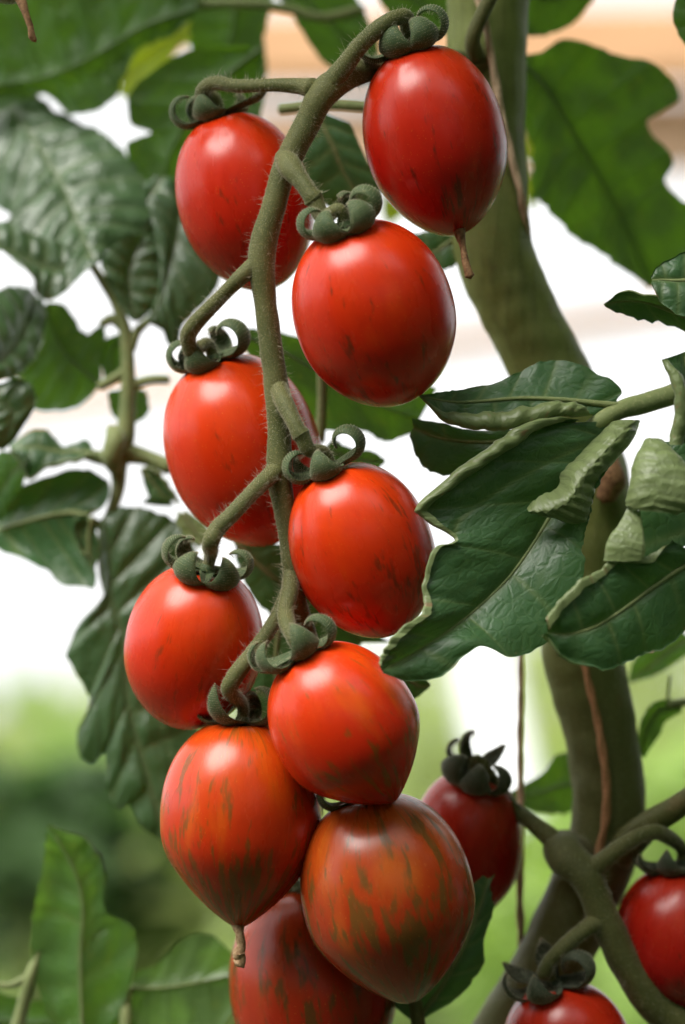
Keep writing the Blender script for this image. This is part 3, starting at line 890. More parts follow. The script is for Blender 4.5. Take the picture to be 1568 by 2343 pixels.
tomato('T5', 830, 1260, 0, 207, 161, 20, 12, mats['T5'],
       [(176, 5.6, 4.4, 240, 5.8, {'droop': 2}), (100, 3.0, 4.2, 205, 6.6), (10, 5.6, 4.4, 275, 5.8, {'droop': -4}), (215, 5.0, 4.2, 160, 4.6)],
       "bright red plum tomato whose right side is overlapped by a leaf", tip=0.2, cax=(-0.12, 0, 0.05))
tomato('T6', 443, 1481, 14, 192, 158, -11, 20, mats['T6'],
       [(172, 6.2, 4.8, 190, 4.6, {'droop': 2}), (128, 4.0, 4.6, 215, 7.6, {'droop': 20}), (58, 4.0, 4.6, 215, 7.6, {'droop': 20}), (8, 6.0, 4.0, 235, 4.8, {'droop': 0}), (222, 4.6, 4.0, 200, 4.8)],
       "orange-red tomato lowest on the left, its green calyx facing the camera", tip=0.15, cax=(0.03, 0, 0.05))
tomato('T7', 794, 1664, -13, 205, 168, 32, 8, mats['T7'],
       [(150, 4.6, 4.6, 190, 6.6, {'droop': 8}), (192, 6.8, 4.4, 190, 5.6, {'droop': 10}), (66, 3.4, 5.2, 170, 6.4, {'droop': -5}), (14, 5.8, 4.4, 225, 4.6, {'droop': 0})],
       "shiny orange-red tomato with a small pointed tip, resting on the striped tomato", tip=0.75, cax=(0.10, 0, 0.15))
tomato('T8', 551, 1885, 7, 239, 183, -1, 3, mats['T8'],
       [(184, 6.0, 5.6, 150, 3.4, {'droop': 2}), (132, 3.6, 7.6, 115, 5.4, {'droop': -6}), (30, 4.2, 5.2, 200, 4.4, {'droop': -2}), (285, 4.0, 4.2, 220, 4.4)],
       "orange tomato with brown flecks tapering to a point with a dry pale style", tip=0.72, shift=0.05, cax=(0, 0, 0.08),
       style=([(548, 2112, 7, 20), (548, 2124, 6, 13), (549, 2134, 5, 9), (551, 2152, 5, 8), (552, 2168, 5, 9), (545, 2182, 5, 15), (552, 2193, 5, 10), (545, 2205, 5, 13)], M_DRYP))
tomato('T9', 890, 2057, 1, 245, 199, 12, 2, mats['T9'],
       [(175, 6.0, 4.4, 200, 5.5), (60, 5.0, 4.4, 190, 5.5), (300, 5.0, 4.4, 190, 5.5)],
       "large brownish orange tomato with dark green stripes, lowest in the front", tip=0.6, shift=0.03)
tomato('T10', 716, 2268, 38, 238, 192, 10, 0, mats['T10'],
       [(175, 6.0, 4.4, 200, 5.5), (60, 5.0, 4.4, 190, 5.5), (300, 5.0, 4.4, 190, 5.5)],
       "dark striped tomato at the bottom edge behind the two lowest tomatoes", tip=0.4, dim=0.02)
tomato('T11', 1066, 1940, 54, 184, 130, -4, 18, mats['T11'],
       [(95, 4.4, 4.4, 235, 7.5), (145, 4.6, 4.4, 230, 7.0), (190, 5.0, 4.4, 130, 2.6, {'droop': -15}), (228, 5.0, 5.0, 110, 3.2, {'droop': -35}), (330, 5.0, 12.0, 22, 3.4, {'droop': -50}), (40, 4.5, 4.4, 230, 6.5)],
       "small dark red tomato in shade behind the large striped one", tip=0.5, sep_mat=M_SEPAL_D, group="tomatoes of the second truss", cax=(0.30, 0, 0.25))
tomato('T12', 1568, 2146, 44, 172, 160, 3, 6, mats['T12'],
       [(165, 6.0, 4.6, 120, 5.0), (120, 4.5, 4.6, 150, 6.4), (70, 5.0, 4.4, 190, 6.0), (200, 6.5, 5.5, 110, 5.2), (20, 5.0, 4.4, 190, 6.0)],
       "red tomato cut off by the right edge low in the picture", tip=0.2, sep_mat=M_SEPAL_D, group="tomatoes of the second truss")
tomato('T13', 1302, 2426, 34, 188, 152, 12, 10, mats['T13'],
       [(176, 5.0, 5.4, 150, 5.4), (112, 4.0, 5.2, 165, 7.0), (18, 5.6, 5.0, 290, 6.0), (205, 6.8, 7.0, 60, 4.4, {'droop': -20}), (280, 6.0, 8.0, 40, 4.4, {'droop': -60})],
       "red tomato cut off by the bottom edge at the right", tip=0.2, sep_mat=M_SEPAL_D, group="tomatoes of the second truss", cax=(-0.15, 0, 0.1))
tomato('T0', 20, -205, 14, 214, 150, 0, 0, mats['T0'], [],
       "pale unripe tomato tip with dry brown style at the top left corner", tip=0.4, group=None,
       style=([(42, -10, 8, 10), (52, 12, 6, 8), (60, 35, 5, 8), (70, 62, 5, 10), (74, 82, 5, 13), (80, 92, 5, 10)], M_DRY))

# ================================================================== TRUSSES
def to_top(key, rows, r_end=13):
    """append the tomato's own attachment point to a pedicel"""
    t, a = TOP[key]
    q = [[*P(u, v, d), px(r, d)] for u, v, d, r in rows]
    q.append([*(t + a * 0.006), px(r_end + 1)]); q.append([*(t + a * 0.0012), px(r_end)])
    return np.array(q)

truss = thing("truss_stem", P(1110, 150, 45), "hairy olive green truss stem carrying the hanging tomatoes down the middle", "truss stem")
hs = []
tube("rachis", [(1120, 150, 48, 30), (1000, 142, 38, 27), (885, 152, 16, 27), (805, 172, 4, 30), (742, 212, 0, 34), (704, 280, 0, 31), (668, 350, 0, 30), (644, 410, 0, 28), (630, 460, 0, 28),
                (616, 510, 0, 29), (602, 560, 0, 31), (600, 615, 0, 31), (606, 680, 0, 26), (616, 760, 0, 26), (626, 840, 0, 27), (636, 910, 0, 29), (640, 1000, 0, 27),
                (639, 1080, 0, 29), (650, 1170, 0, 23), (660, 1240, 0, 21), (670, 1310, 0, 23), (678, 1370, 4, 22), (698, 1430, 10, 20), (728, 1520, 14, 18)],
     M_STEM, truss, 18, 8, 0.05, hs)
ped = {
    'T1': [(748, 205, 0, 26), (788, 152, -2, 22), (826, 102, -4, 20), (868, 64, -5, 20), (905, 42, -4, 18), (930, 40, -1, 17)],
    'T2': [(715, 202, 0, 24), (682, 197, 3, 18), (620, 195, 5, 15), (540, 197, 9, 15), (500, 190, 12, 16), (474, 198, 15, 17), (464, 218, 18, 17)],
    'T3': [(652, 362, 0, 24), (664, 382, -8, 27), (690, 415, -12, 21), (712, 446, -14, 20), (717, 452, -14, 24), (722, 460, -14, 20), (740, 498, -15, 18)],
    'T4': [(606, 590, 0, 26), (575, 615, 0, 21), (540, 645, -1, 17), (488, 697, 2, 17), (446, 742, 6, 18), (430, 772, 9, 18), (440, 805, 12, 16)],
    'T5': [(636, 880, 0, 22), (650, 920, -6, 21), (672, 962, -10, 18), (684, 986, -11, 19), (689, 994, -11, 22), (694, 1003, -11, 18), (708, 1030, -10, 17)],
    'T6': [(640, 1070, 0, 24), (612, 1095, -4, 20), (575, 1130, -8, 18), (530, 1178, -11, 18), (496, 1212, -12, 20), (482, 1245, -12, 19)],
    'T7': [(666, 1300, 0, 18), (664, 1350, -4, 20), (654, 1395, -8, 18), (656, 1420, -11, 19)],
    'T8': [(668, 1330, 4, 16), (642, 1395, 0, 17), (612, 1448, -4, 17), (570, 1505, -7, 18), (540, 1545, -8, 20), (526, 1580, -6, 19)],
    'T9': [(728, 1520, 14, 18), (770, 1640, 16, 17), (820, 1760, 10, 16)],
    'T10': [(728, 1520, 14, 18), (735, 1700, 26, 17), (715, 1900, 34, 16)],
}
for k, rows in ped.items():
    q = to_top(k, rows)
    tube_w("pedicel", q, M_STEM, truss, 14, 8, 0.06, hs)
# raised joints on the pedicels
for (u, v, d, r) in [(720, 456, -14, 24), (691, 998, -11, 23), (493, 1215, -12, 22)]:
    pass
hairs("hairs", hs, M_HAIR, truss, 12.0, 0.35, 3.4, 0.035, 2, 70.0)

truss2 = thing("truss_stem", P(1300, 1965, 55), "branching hairy green truss stem at the lower right carrying three red tomatoes", "truss stem")
hs = []
tube("rachis", [(1350, 1975, 58, 46), (1290, 1945, 44, 46), (1300, 1965, 36, 44), (1338, 2000, 32, 40), (1362, 2050, 31, 36), (1384, 2105, 31, 37), (1425, 2190, 32, 37), (1470, 2262, 34, 40), (1520, 2318, 36, 42), (1620, 2380, 38, 42)],
     M_STEM, truss2, 18, 8, 0.05, hs)
for k, rows in {'T11': [(1290, 1945, 40, 34), (1262, 1918, 42, 24), (1215, 1880, 45, 18), (1165, 1842, 48, 18)],
                'T12': [(1345, 2000, 32, 28), (1385, 1965, 30, 22), (1440, 1925, 30, 19), (1495, 1904, 32, 18), (1528, 1915, 36, 18)],
                'T13': [(1385, 2105, 31, 30), (1350, 2120, 28, 21), (1300, 2158, 26, 18), (1258, 2200, 26, 17), (1246, 2228, 27, 17)]}.items():
    tube_w("pedicel", to_top(k, rows), M_STEM, truss2, 14, 8, 0.06, hs)
hairs("hairs", hs, M_HAIR, truss2, 10.0, 0.35, 3.0, 0.035, 4, 50.0)

# ================================================================== LEAVES
ZA = (849.7, 796.6, 0.4581)      # frames the blades below were measured in
ZL = (0.0, 132.8, 0.3387)
ZM = (0.0, 630.6, 0.3387)
ZN = (132.8, 1128.4, 0.3399)

def leaf(loc, label):
    return thing("tomato_leaf", P(*loc), label, "leaf")

# --- the sharp leaf in front on the right
la = leaf((1500, 918, 8), "sharp dark green leaf with rolled pale edges right of the middle tomatoes")
tube("petiole", [(1680, 850, 14, 25), (1600, 880, 12, 24), (1540, 902, 10, 24), (1480, 922, 8, 23), (1420, 938, 5, 22), (1370, 965, 3, 19), (1320, 1000, 1, 13)], M_STALK, la, 14, 8, 0.05)
A_M = [(1230, 380), (1170, 430), (1120, 480), (1080, 540), (1030, 620), (960, 730), (880, 860), (800, 990), (700, 1130), (590, 1240), (480, 1340), (350, 1435), (200, 1530), (110, 1580), (50, 1605)]
A_L = [(1010, 375), (870, 365), (700, 425), (560, 515), (400, 628), (225, 790), (275, 870), (415, 960), (305, 1010), (255, 1190), (255, 1310), (140, 1410), (62, 1500), (42, 1560), (38, 1592)]
A_R = [(1260, 400), (1250, 480), (1200, 580), (1130, 690), (1100, 800), (1080, 890), (1058, 980), (1055, 1130), (960, 1390), (830, 1500), (690, 1545), (530, 1495), (350, 1635), (180, 1665), (60, 1628)]
dM = np.linspace(4, -30, 15)
dM = dM + np.array([0, 1, 2, 4, 6, 8, 9, 9, 8, 7, 6, 4, 2, 1, 0])
dL = np.linspace(2, -31, 15) - np.array([1, 2, 3, 3, 3, 4, 2, 0, 1, 1, 1, 2, 2, 1, 0])
dR = np.linspace(4, -30, 15) + np.array([-2, -3, -4, -3, 0, 2, 4, 5, 5, 4, 3, 3, 2, 1, 0])
blade("leaflet", [(*p, q) for p, q in zip(A_M, dM)], [(*p, q) for p, q in zip(A_L, dL)], [(*p, q) for p, q in zip(A_R, dR)], la, M_LEAF, ZA,
      bulge=1.2, nv=7, blis=0.55, wave=0.9, m=14, nt=30, vstr=0.75, nr=16,
      rollL=[(1.4, 160, 0.5), (2.5, 250, 0.6), (3.1, 260, 0.8), (3.3, 265, 0.8), (3.1, 260, 0.8), (1.9, 240, 0.5), (1.2, 170, 2.0), (1.2, 120, 1.0), (0.9, 150, 1.0), (0.9, 150, 0.8), (1.0, 165, 1.6), (1.1, 170, 2.2), (0.9, 160, 1.4), (0.7, 150, 0.6), (0.5, 100, 0.2)],
      rollR=[(0.5, 40)] * 9 + [(0.5, 60), (0.5, 70), (0.6, 90), (0.6, 100), (0.7, 120), (0.5, 90)],
      veins=[(-1, [(0.13, 0.04), (0.22, 0.25), (0.32, 0.5), (0.42, 0.75), (0.47, 0.95)])], seed=1)
# right rolled lobe, underside outwards
blade("leaflet", [(1310, 360, 0), (1230, 450, -6), (1130, 560, -9), (1050, 660, -11), (990, 760, -12), (900, 810, -12), (790, 815, -10)],
      [(1195, 365, 2), (1125, 440, 0), (1040, 535, -2), (968, 605, -4), (950, 700, -8), (860, 755, -10), (780, 812, -10)],
      [(1345, 370, 6), (1310, 460, 4), (1190, 600, 0), (1122, 690, -2), (1105, 800, -4), (1075, 888, -6), (800, 840, -9)],
      la, M_LEAF, ZA, face=-1, arch=-3.0, nv=12, blis=-1.7, wave=0.4, m=10, nt=14, mid=False, seed=2)
# upper leaflet with its lower edge folded up
blade("leaflet", [(1235, 285, 4), (1120, 275, 3), (1000, 262, 2), (860, 252, 1), (720, 250, 0), (580, 262, -1), (430, 270, -3), (320, 255, -4), (240, 240, -5)],
      [(1225, 262, 5), (1245, 200, 5), (1090, 105, 6), (930, 58, 7), (790, 92, 6), (650, 165, 4), (460, 205, 2), (350, 230, -1), (236, 236, -5)],
      [(1110, 340, 2), (1005, 352, 0), (930, 355, -1), (830, 388, -2), (700, 422, -3), (590, 432, -4), (460, 416, -5), (350, 370, -6), (245, 250, -6)],
      la, M_LEAF, ZA, bulge=-0.6, nv=7, blis=0.55, wave=0.8, m=8, nt=18, nr=16,
      rollR=[(0.6, 60, 1.0), (2.4, 250, 0.6), (2.8, 270, 0.8), (3.0, 275, 0.8), (3.0, 275, 0.8), (2.8, 270, 0.8), (2.3, 250, 0.6), (1.5, 220, 0.6), (0.5, 90, 0.5)], seed=3)
# dark leaflet behind
blade("leaflet", [(1000, 440, 12), (800, 450, 13), (560, 470, 14), (350, 450, 15), (210, 400, 16)],
      [(950, 370, 12), (750, 400, 13), (520, 410, 14), (330, 370, 15), (205, 352, 16)],
      [(900, 560, 13), (700, 620, 14), (420, 640, 15), (260, 590, 16), (190, 440, 16)],
      la, M_LEAF, ZA, bulge=0.8, nv=5, seed=4)

# --- nearer leaf at the right edge
lb = leaf((1600, 1260, -30), "large slightly blurred leaf with pale folded underside at the right edge")
blade("leaflet", [(1640, 1040, -22), (1500, 1130, -24), (1380, 1215, -26), (1250, 1310, -29), (1120, 1390, -32), (980, 1430, -34), (880, 1420, -35)],
      [(1500, 960, -26), (1360, 1040, -28), (1200, 1055, -30), (1130, 1110, -31), (1030, 1160, -33), (930, 1260, -35), (866, 1350, -36)],
      [(1700, 1300, -16), (1580, 1400, -20), (1450, 1500, -24), (1320, 1545, -27), (1180, 1600, -30), (960, 1555, -33), (868, 1430, -36)],
      lb, M_LEAF, ZA, bulge=1.0, nv=5, blis=0.6, wave=1.0, m=9, nt=18,
      rollL=[(1.0, 60, 1), (1.3, 150, 2), (1.0, 160, 1.2), (1.0, 160, 1.2), (1.1, 170, 1.6), (1.2, 170, 1.6), (1.2, 170, 2.0)], rollR=[(0.5, 60), (0.6, 90), (0.8, 120), (0.7, 90), (0.7, 120), (1.5, 150), (1.6, 160)], seed=5)
blade("leaflet", [(1400, 450, -24), (1430, 540, -30), (1440, 640, -33), (1430, 740, -34), (1400, 815, -33)],
      [(1360, 460, -22), (1310, 560, -26), (1290, 670, -28), (1272, 780, -29), (1300, 812, -30)],
      [(1460, 455, -24), (1560, 560, -27), (1640, 680, -29), (1680, 790, -30), (1520, 832, -32)],
      lb, M_LEAF, ZA, face=-1, arch=-0.9, nv=6, blis=-0.9, wave=0.5, m=10, mid=False, seed=6)
blade("leaflet", [(1312, 800, -28), (1296, 890, -31), (1275, 975, -33), (1268, 1066, -33)],
      [(1278, 800, -28), (1235, 880, -30), (1180, 960, -31), (1160, 1062, -32)],
      [(1345, 815, -29), (1358, 910, -31), (1368, 1000, -33), (1362, 1062, -33)],
      lb, M_LEAF, ZA, face=-1, arch=-0.3, nv=4, blis=-0.5, wave=0.4, m=10, mid=False, seed=7)
blade("leaflet", [(1520, 470, -16), (1560, 330, -16), (1575, 180, -15), (1560, 20, -14)],
      [(1480, 480, -22), (1500, 330, -22), (1490, 180, -22), (1440, 60, -20)],
      [(1640, 480, -10), (1690, 330, -10), (1700, 180, -10), (1640, 0, -12)],
      lb, M_LEAF, ZA, bulge=0.5, nv=4, rollL=[(2.2, 200), (2.6, 200), (2.4, 200), (1.2, 170)], seed=8)
blade("leaflet", [(1640, 470, -8), (1600, 600, -10), (1590, 760, -12), (1640, 960, -14)],
      [(1430, 470, -8), (1400, 640, -12), (1330, 800, -16), (1340, 1080, -18)],
      [(1760, 500, -6), (1760, 640, -6), (1760, 800, -6), (1760, 960, -8)],
      lb, M_LEAF, ZA, bulge=0.5, nv=4, seed=9)
tube("petiole", [(1640, 960, -4, 18), (1600, 1120, -10, 16), (1580, 1280, -20, 14)], M_STALK, lb, 10, 6)

# --- small leaf higher on the right edge
lc_ = leaf((1600, 700, 6), "small crinkled leaf pointing in from the right edge above the sharp leaf")
blade("leaflet", [(1620, 745, 8), (1540, 712, 6), (1470, 690, 5), (1420, 690, 4), (1382, 697, 4)],
      [(1620, 690, 4), (1540, 670, 2), (1480, 672, 1), (1425, 662, 2), (1384, 694, 4)],
      [(1610, 790, 12), (1560, 756, 10), (1500, 735, 9), (1440, 722, 7), (1388, 705, 5)], lc_, M_LEAF, bulge=0.8, nv=4, seed=10,
      rollL=[(0.5, 60), (0.8, 120), (0.8, 140), (1.0, 120), (0.5, 60)])
blade("leaflet", [(1640, 640, -2), (1590, 640, -4), (1550, 642, -5), (1515, 640, -5), (1492, 640, -5)],
      [(1640, 570, 2), (1590, 572, 0), (1545, 590, -2), (1505, 610, -4), (1489, 634, -5)],
      [(1640, 730, -6), (1590, 730, -7), (1550, 722, -8), (1510, 690, -7), (1490, 650, -6)], lc_, M_LEAF, bulge=1.2, nv=4, blis=0.8, seed=11,
      rollR=[(0.5, 90), (0.5, 100), (0.5, 110), (0.5, 110), (0.4, 90)], rollL=(0.4, 90))

# --- big shaded leaves in the top background
ld = leaf((1190, 140, 90), "large dark green lobed leaf hanging behind the stem at the top right")
blade("leaflet", [(1188, 138, 90), (1250, 200, 92), (1310, 300, 96), (1370, 400, 100), (1430, 510, 104), (1490, 655, 108)],
      [(1185, 128, 90), (1240, 118, 92), (1300, 88, 96), (1400, 118, 100), (1510, 152, 102), (1556, 225, 104), (1484, 280, 104), (1545, 370, 106), (1530, 430, 108), (1640, 520, 108), (1500, 655, 110)],
      [(1183, 150, 90), (1178, 230, 92), (1215, 330, 94), (1222, 440, 96), (1252, 474, 98), (1310, 540, 102), (1390, 585, 104), (1440, 625, 106), (1490, 660, 108)],
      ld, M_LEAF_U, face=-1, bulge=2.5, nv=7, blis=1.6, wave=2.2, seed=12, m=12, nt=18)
le = leaf((1290, -60, 110), "blurred green leaf at the top edge right of the thick stem")
blade("leaflet", [(1180, -40, 100), (1250, 0, 104), (1330, -30, 108), (1400, -90, 110)], [(1170, -90, 100), (1250, -120, 104), (1330, -140, 108), (1400, -100, 110)],
      [(1185, 80, 100), (1240, 82, 104), (1310, 55, 108), (1375, -20, 110)], le, M_LEAF_U, face=-1, bulge=1.0, nv=4, seed=13)
lf = leaf((1600, 40, 20), "rounded green leaf edge peeking in at the top right corner")
blade("leaflet", [(1640, -60, 40), (1620, 10, 40), (1625, 70, 40), (1640, 130, 40)], [(1600, -60, 40), (1546, 0, 40), (1544, 60, 40), (1575, 118, 40)], [(1700, -60, 40), (1700, 0, 40), (1700, 60, 40), (1680, 130, 40)],
      lf, M_LEAF_U, bulge=0.8, nv=4, seed=14)
lh = leaf((430, 40, 120), "broad dark leaf filling the top left background")
blade("leaflet", [(450, 20, 120), (330, 60, 122), (210, 130, 124), (90, 180, 126), (-80, 200, 128)], [(440, 40, 120), (395, 82, 122), (322, 108, 123), (284, 175, 124), (250, 235, 124), (160, 262, 124), (90, 215, 126), (-80, 300, 128)],
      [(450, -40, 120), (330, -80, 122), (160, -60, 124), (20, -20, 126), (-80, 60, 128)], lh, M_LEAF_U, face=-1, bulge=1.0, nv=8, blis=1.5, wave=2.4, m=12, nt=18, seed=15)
li = leaf((590, 120, 110), "rounded mid green leaf behind the upper left tomato")
blade("leaflet", [(600, 110, 108), (510, 180, 110), (440, 260, 112), (390, 350, 114), (360, 450, 116)], [(560, 104, 108), (440, 112, 110), (352, 160, 112), (300, 208, 113), (292, 240, 113), (300, 285, 114), (345, 305, 115), (290, 330, 115), (320, 420, 116), (355, 450, 116)],
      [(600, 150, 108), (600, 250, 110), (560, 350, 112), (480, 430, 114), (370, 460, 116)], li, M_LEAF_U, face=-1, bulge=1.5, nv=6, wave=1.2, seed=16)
lj = leaf((560, 0, 140), "dark leaf at the top edge above the upper left tomato")
blade("leaflet", [(560, -60, 140), (540, 20, 141), (530, 80, 142), (520, 150, 143), (540, 220, 144)], [(460, -60, 140), (440, 20, 141), (435, 90, 142), (450, 150, 143), (530, 220, 144)],
      [(640, -60, 140), (620, 20, 141), (605, 90, 142), (610, 170, 143), (560, 220, 144)], lj, M_LEAF_U, face=-1, nv=5, seed=17)
ly = leaf((430, 60, 190), "bright yellow-green sunlit leaf glimpsed between dark leaves at the top left")
blade("leaflet", [(470, 10, 190), (420, 80, 190), (370, 125, 190), (310, 170, 190), (275, 220, 190)], [(430, -10, 190), (360, 70, 190), (300, 110, 190), (280, 160, 190), (270, 215, 190)],
      [(500, 30, 190), (450, 100, 190), (410, 110, 190), (340, 210, 190), (285, 225, 190)], ly, M_LEAF_Y, nv=4, wave=0.8, seed=18)
lk = leaf((760, -20, 130), "dark olive leaf at the top edge left of the highest calyx")
blade("leaflet", [(660, -40, 130), (720, 20, 130), (770, 70, 130), (820, 130, 130), (840, 190, 130)], [(760, -60, 130), (820, 0, 130), (850, 60, 130), (870, 110, 130), (850, 190, 130)],
      [(620, -20, 130), (660, 20, 130), (690, 70, 130), (740, 140, 130), (830, 195, 130)], lk, M_LEAF_U, face=-1, nv=5, seed=19)
tube("petiole", [(420, 12, 125, 12), (560, 8, 124, 12), (660, 20, 124, 12), (740, 40, 124, 12), (830, 20, 124, 12)], M_STALK, lk, 8, 6)
tube("petiole", [(640, 250, 60, 12), (760, 240, 58, 12), (900, 250, 56, 13)], M_STALK, lk, 8, 6)
lm_ = leaf((960, 0, 120), "blurred green leaf at the top edge behind the highest calyx")
blade("leaflet", [(880, -40, 120), (930, -10, 120), (980, 20, 120), (1030, 60, 120)], [(840, -60, 120), (880, 20, 120), (920, 60, 120), (1000, 90, 120)], [(960, -60, 120), (1020, -40, 120), (1060, 0, 120), (1050, 60, 120)],
      lm_, M_LEAF_U, face=-1, nv=4, seed=20)

# dark leaves between the upper tomatoes
ln_ = leaf((760, 260, 50), "dark shaded leaf between the two upper tomatoes")
blade("leaflet", [(720, 250, 52), (760, 330, 52), (790, 400, 54), (840, 470, 56)], [(800, 280, 52), (832, 350, 52), (870, 430, 54), (860, 480, 56)], [(680, 280, 54), (690, 380, 54), (720, 450, 56), (800, 500, 58)], ln_, M_LEAF, nv=5, bulge=1.0, wave=1.5, seed=21)
lo_ = leaf((960, 560, 60), "small dark leaf below the top right tomato beside the stem")
blade("leaflet", [(1060, 530, 60), (1020, 560, 60), (980, 580, 60), (930, 560, 60)], [(1050, 500, 60), (1010, 520, 60), (970, 530, 60), (920, 540, 60)], [(1060, 590, 60), (1030, 615, 60), (990, 615, 60), (930, 590, 60)], lo_, M_LEAF, nv=4, seed=22)
lp_ = leaf((700, 780, 60), "dark leaf behind the truss stem below the upper middle tomato")
blade("leaflet", [(560, 770, 58), (640, 800, 58), (740, 860, 58), (850, 920, 58), (960, 960, 58)], [(560, 752, 58), (650, 762, 58), (760, 800, 58), (880, 840, 58), (1000, 890, 58)],
      [(560, 800, 60), (640, 900, 60), (730, 980, 60), (830, 985, 60), (880, 1010, 60), (950, 990, 60)], lp_, M_LEAF_U, nv=6, face=-1, seed=23)
tube("petiole", [(735, 800, 54, 12), (738, 900, 54, 12), (732, 1010, 54, 12)], M_STALK, lp_, 8, 5)
lq_ = leaf((840, 1040, 50), "small dark leaf tip above the tomato beside the sharp leaf")
blade("leaflet", [(740, 1030, 50), (800, 1045, 50), (850, 1055, 50), (882, 1055, 50)], [(760, 1005, 50), (810, 1028, 50), (850, 1032, 50), (880, 1050, 50)], [(740, 1060, 50), (800, 1075, 50), (850, 1080, 50), (880, 1060, 50)], lq_, M_LEAF_U, nv=4, seed=24)
lr_ = leaf((600, 1300, 48), "dark leaf in the gap between the lower left tomato and the truss stem")
blade("leaflet", [(540, 1240, 50), (590, 1290, 50), (640, 1330, 50), (720, 1380, 52), (830, 1470, 54)], [(600, 1240, 50), (680, 1260, 50), (740, 1340, 52), (800, 1420, 54), (900, 1470, 56)],
      [(540, 1280, 50), (560, 1330, 50), (600, 1390, 50), (680, 1440, 52), (800, 1500, 54)], lr_, M_LEAF, nv=5, bulge=1.0, seed=25)
ls_ = leaf((640, 1500, 46), "deep shaded leaf behind the calyx of the pointed orange tomato")
blade("leaflet", [(640, 1420, 48), (630, 1520, 48), (640, 1620, 48), (660, 1720, 48)], [(590, 1440, 48), (560, 1540, 48), (580, 1640, 48), (640, 1720, 48)], [(720, 1440, 50), (740, 1540, 50), (740, 1640, 50), (690, 1730, 50)], ls_, M_LEAF, nv=5, seed=26)
lt_ = leaf((930, 1560, 30), "dark leaf tip below the sharp leaf beside the orange-red tomato")
blade("leaflet", [(880, 1520, 30), (930, 1550, 30), (960, 1570, 30), (985, 1570, 30)], [(900, 1500, 30), (940, 1530, 30), (970, 1550, 30), (985, 1565, 30)], [(880, 1560, 30), (920, 1590, 30), (945, 1600, 30), (975, 1580, 30)], lt_, M_LEAF, nv=3, seed=27)
# leaf behind the large striped tomato
lu_ = leaf((960, 2330, 30), "dark toothed leaf peeking out right of the large striped tomato")
blade("leaflet", [(950, 2340, 34), (1010, 2260, 33), (1055, 2180, 32), (1090, 2100, 32), (1118, 2010, 32)],
      [(900, 2300, 34), (950, 2220, 34), (1000, 2140, 33), (1050, 2060, 32), (1105, 2002, 32)],
      [(985, 2322, 34), (1050, 2280, 33), (1105, 2210, 33), (1108, 2150, 32), (1130, 2080, 32), (1122, 2030, 32), (1133, 2000, 32)], lu_, M_LEAF, nv=6, blis=0.5, seed=28)
tube("petiole", [(950, 2290, 30, 16), (958, 2350, 30, 17), (965, 2420, 30, 18)], M_STEM, lu_, 10, 5)
# leaves near the lower right stems
lv_ = leaf((1310, 1800, 90), "blurred green leaf between the hanging twine and the thick stem")
blade("leaflet", [(1330, 1790, 90), (1280, 1800, 90), (1230, 1815, 90), (1160, 1825, 90)], [(1320, 1715, 90), (1270, 1730, 90), (1240, 1770, 90), (1160, 1815, 90)], [(1330, 1850, 90), (1290, 1862, 90), (1230, 1860, 90), (1165, 1835, 90)], lv_, M_LEAF_U, face=-1, nv=4, seed=29)
lw_ = leaf((1560, 1620, 70), "narrow curled leaf with thin stalk right of the thick stem")
blade("leaflet", [(1560, 1615, 70), (1510, 1625, 70), (1485, 1660, 70), (1470, 1700, 70), (1470, 1730, 70)], [(1560, 1600, 70), (1500, 1605, 70), (1470, 1640, 70), (1460, 1690, 70), (1465, 1730, 70)], [(1560, 1630, 70), (1525, 1650, 70), (1510, 1680, 70), (1490, 1710, 70), (1475, 1735, 70)], lw_, M_LEAF_U, nv=3, seed=30)
tube("petiole", [(1640, 1640, 70, 10), (1580, 1608, 70, 10), (1530, 1612, 70, 9)], M_STALK, lw_, 8, 5)
tube("tendril", [(1528, 1612, 70, 4), (1530, 1580, 70, 4), (1534, 1545, 70, 3)], M_STALK, lw_, 6, 4)
lx_ = leaf((1470, 1530, 95), "blurred bright green leaf under the large right leaf")
blade("leaflet", [(1580, 1460, 95), (1530, 1490, 95), (1480, 1530, 95), (1440, 1560, 95)], [(1560, 1440, 95), (1500, 1460, 95), (1450, 1510, 95), (1438, 1555, 95)], [(1590, 1490, 95), (1540, 1520, 95), (1500, 1545, 95), (1445, 1562, 95)], lx_, M_LEAF_M, nv=3, seed=31)
for (pts, lab, sd) in [(((1200, 310), (1225, 345), (1190, 352), (1215, 372)), "tiny yellow-green leaf gap left of the dark top right leaf", 32),
                       (((1225, 385), (1240, 440), (1195, 420), (1215, 480)), "small yellow-green leaf below the dark leaf beside the stem", 33),
                       (((880, 445), (930, 480), (872, 480), (890, 515)), "yellow-green leaf glimpsed under the top right tomato", 34)]:
    a, b_, c_, e_ = pts
    o = leaf((*a, 200), lab)
    mx = [((a[0] + c_[0]) / 2, a[1], 200), ((a[0] + b_[0] + c_[0] + e_[0]) / 4, (b_[1] + c_[1]) / 2, 200), (e_[0], e_[1], 200)]
    blade("leaflet", mx, [(a[0], a[1], 200), (c_[0], c_[1], 200), (e_[0] - 4, e_[1], 200)], [(a[0] + 12, a[1], 200), (b_[0], b_[1], 200), (e_[0] + 4, e_[1], 200)], o, M_LEAF_Y, nv=3, seed=sd)

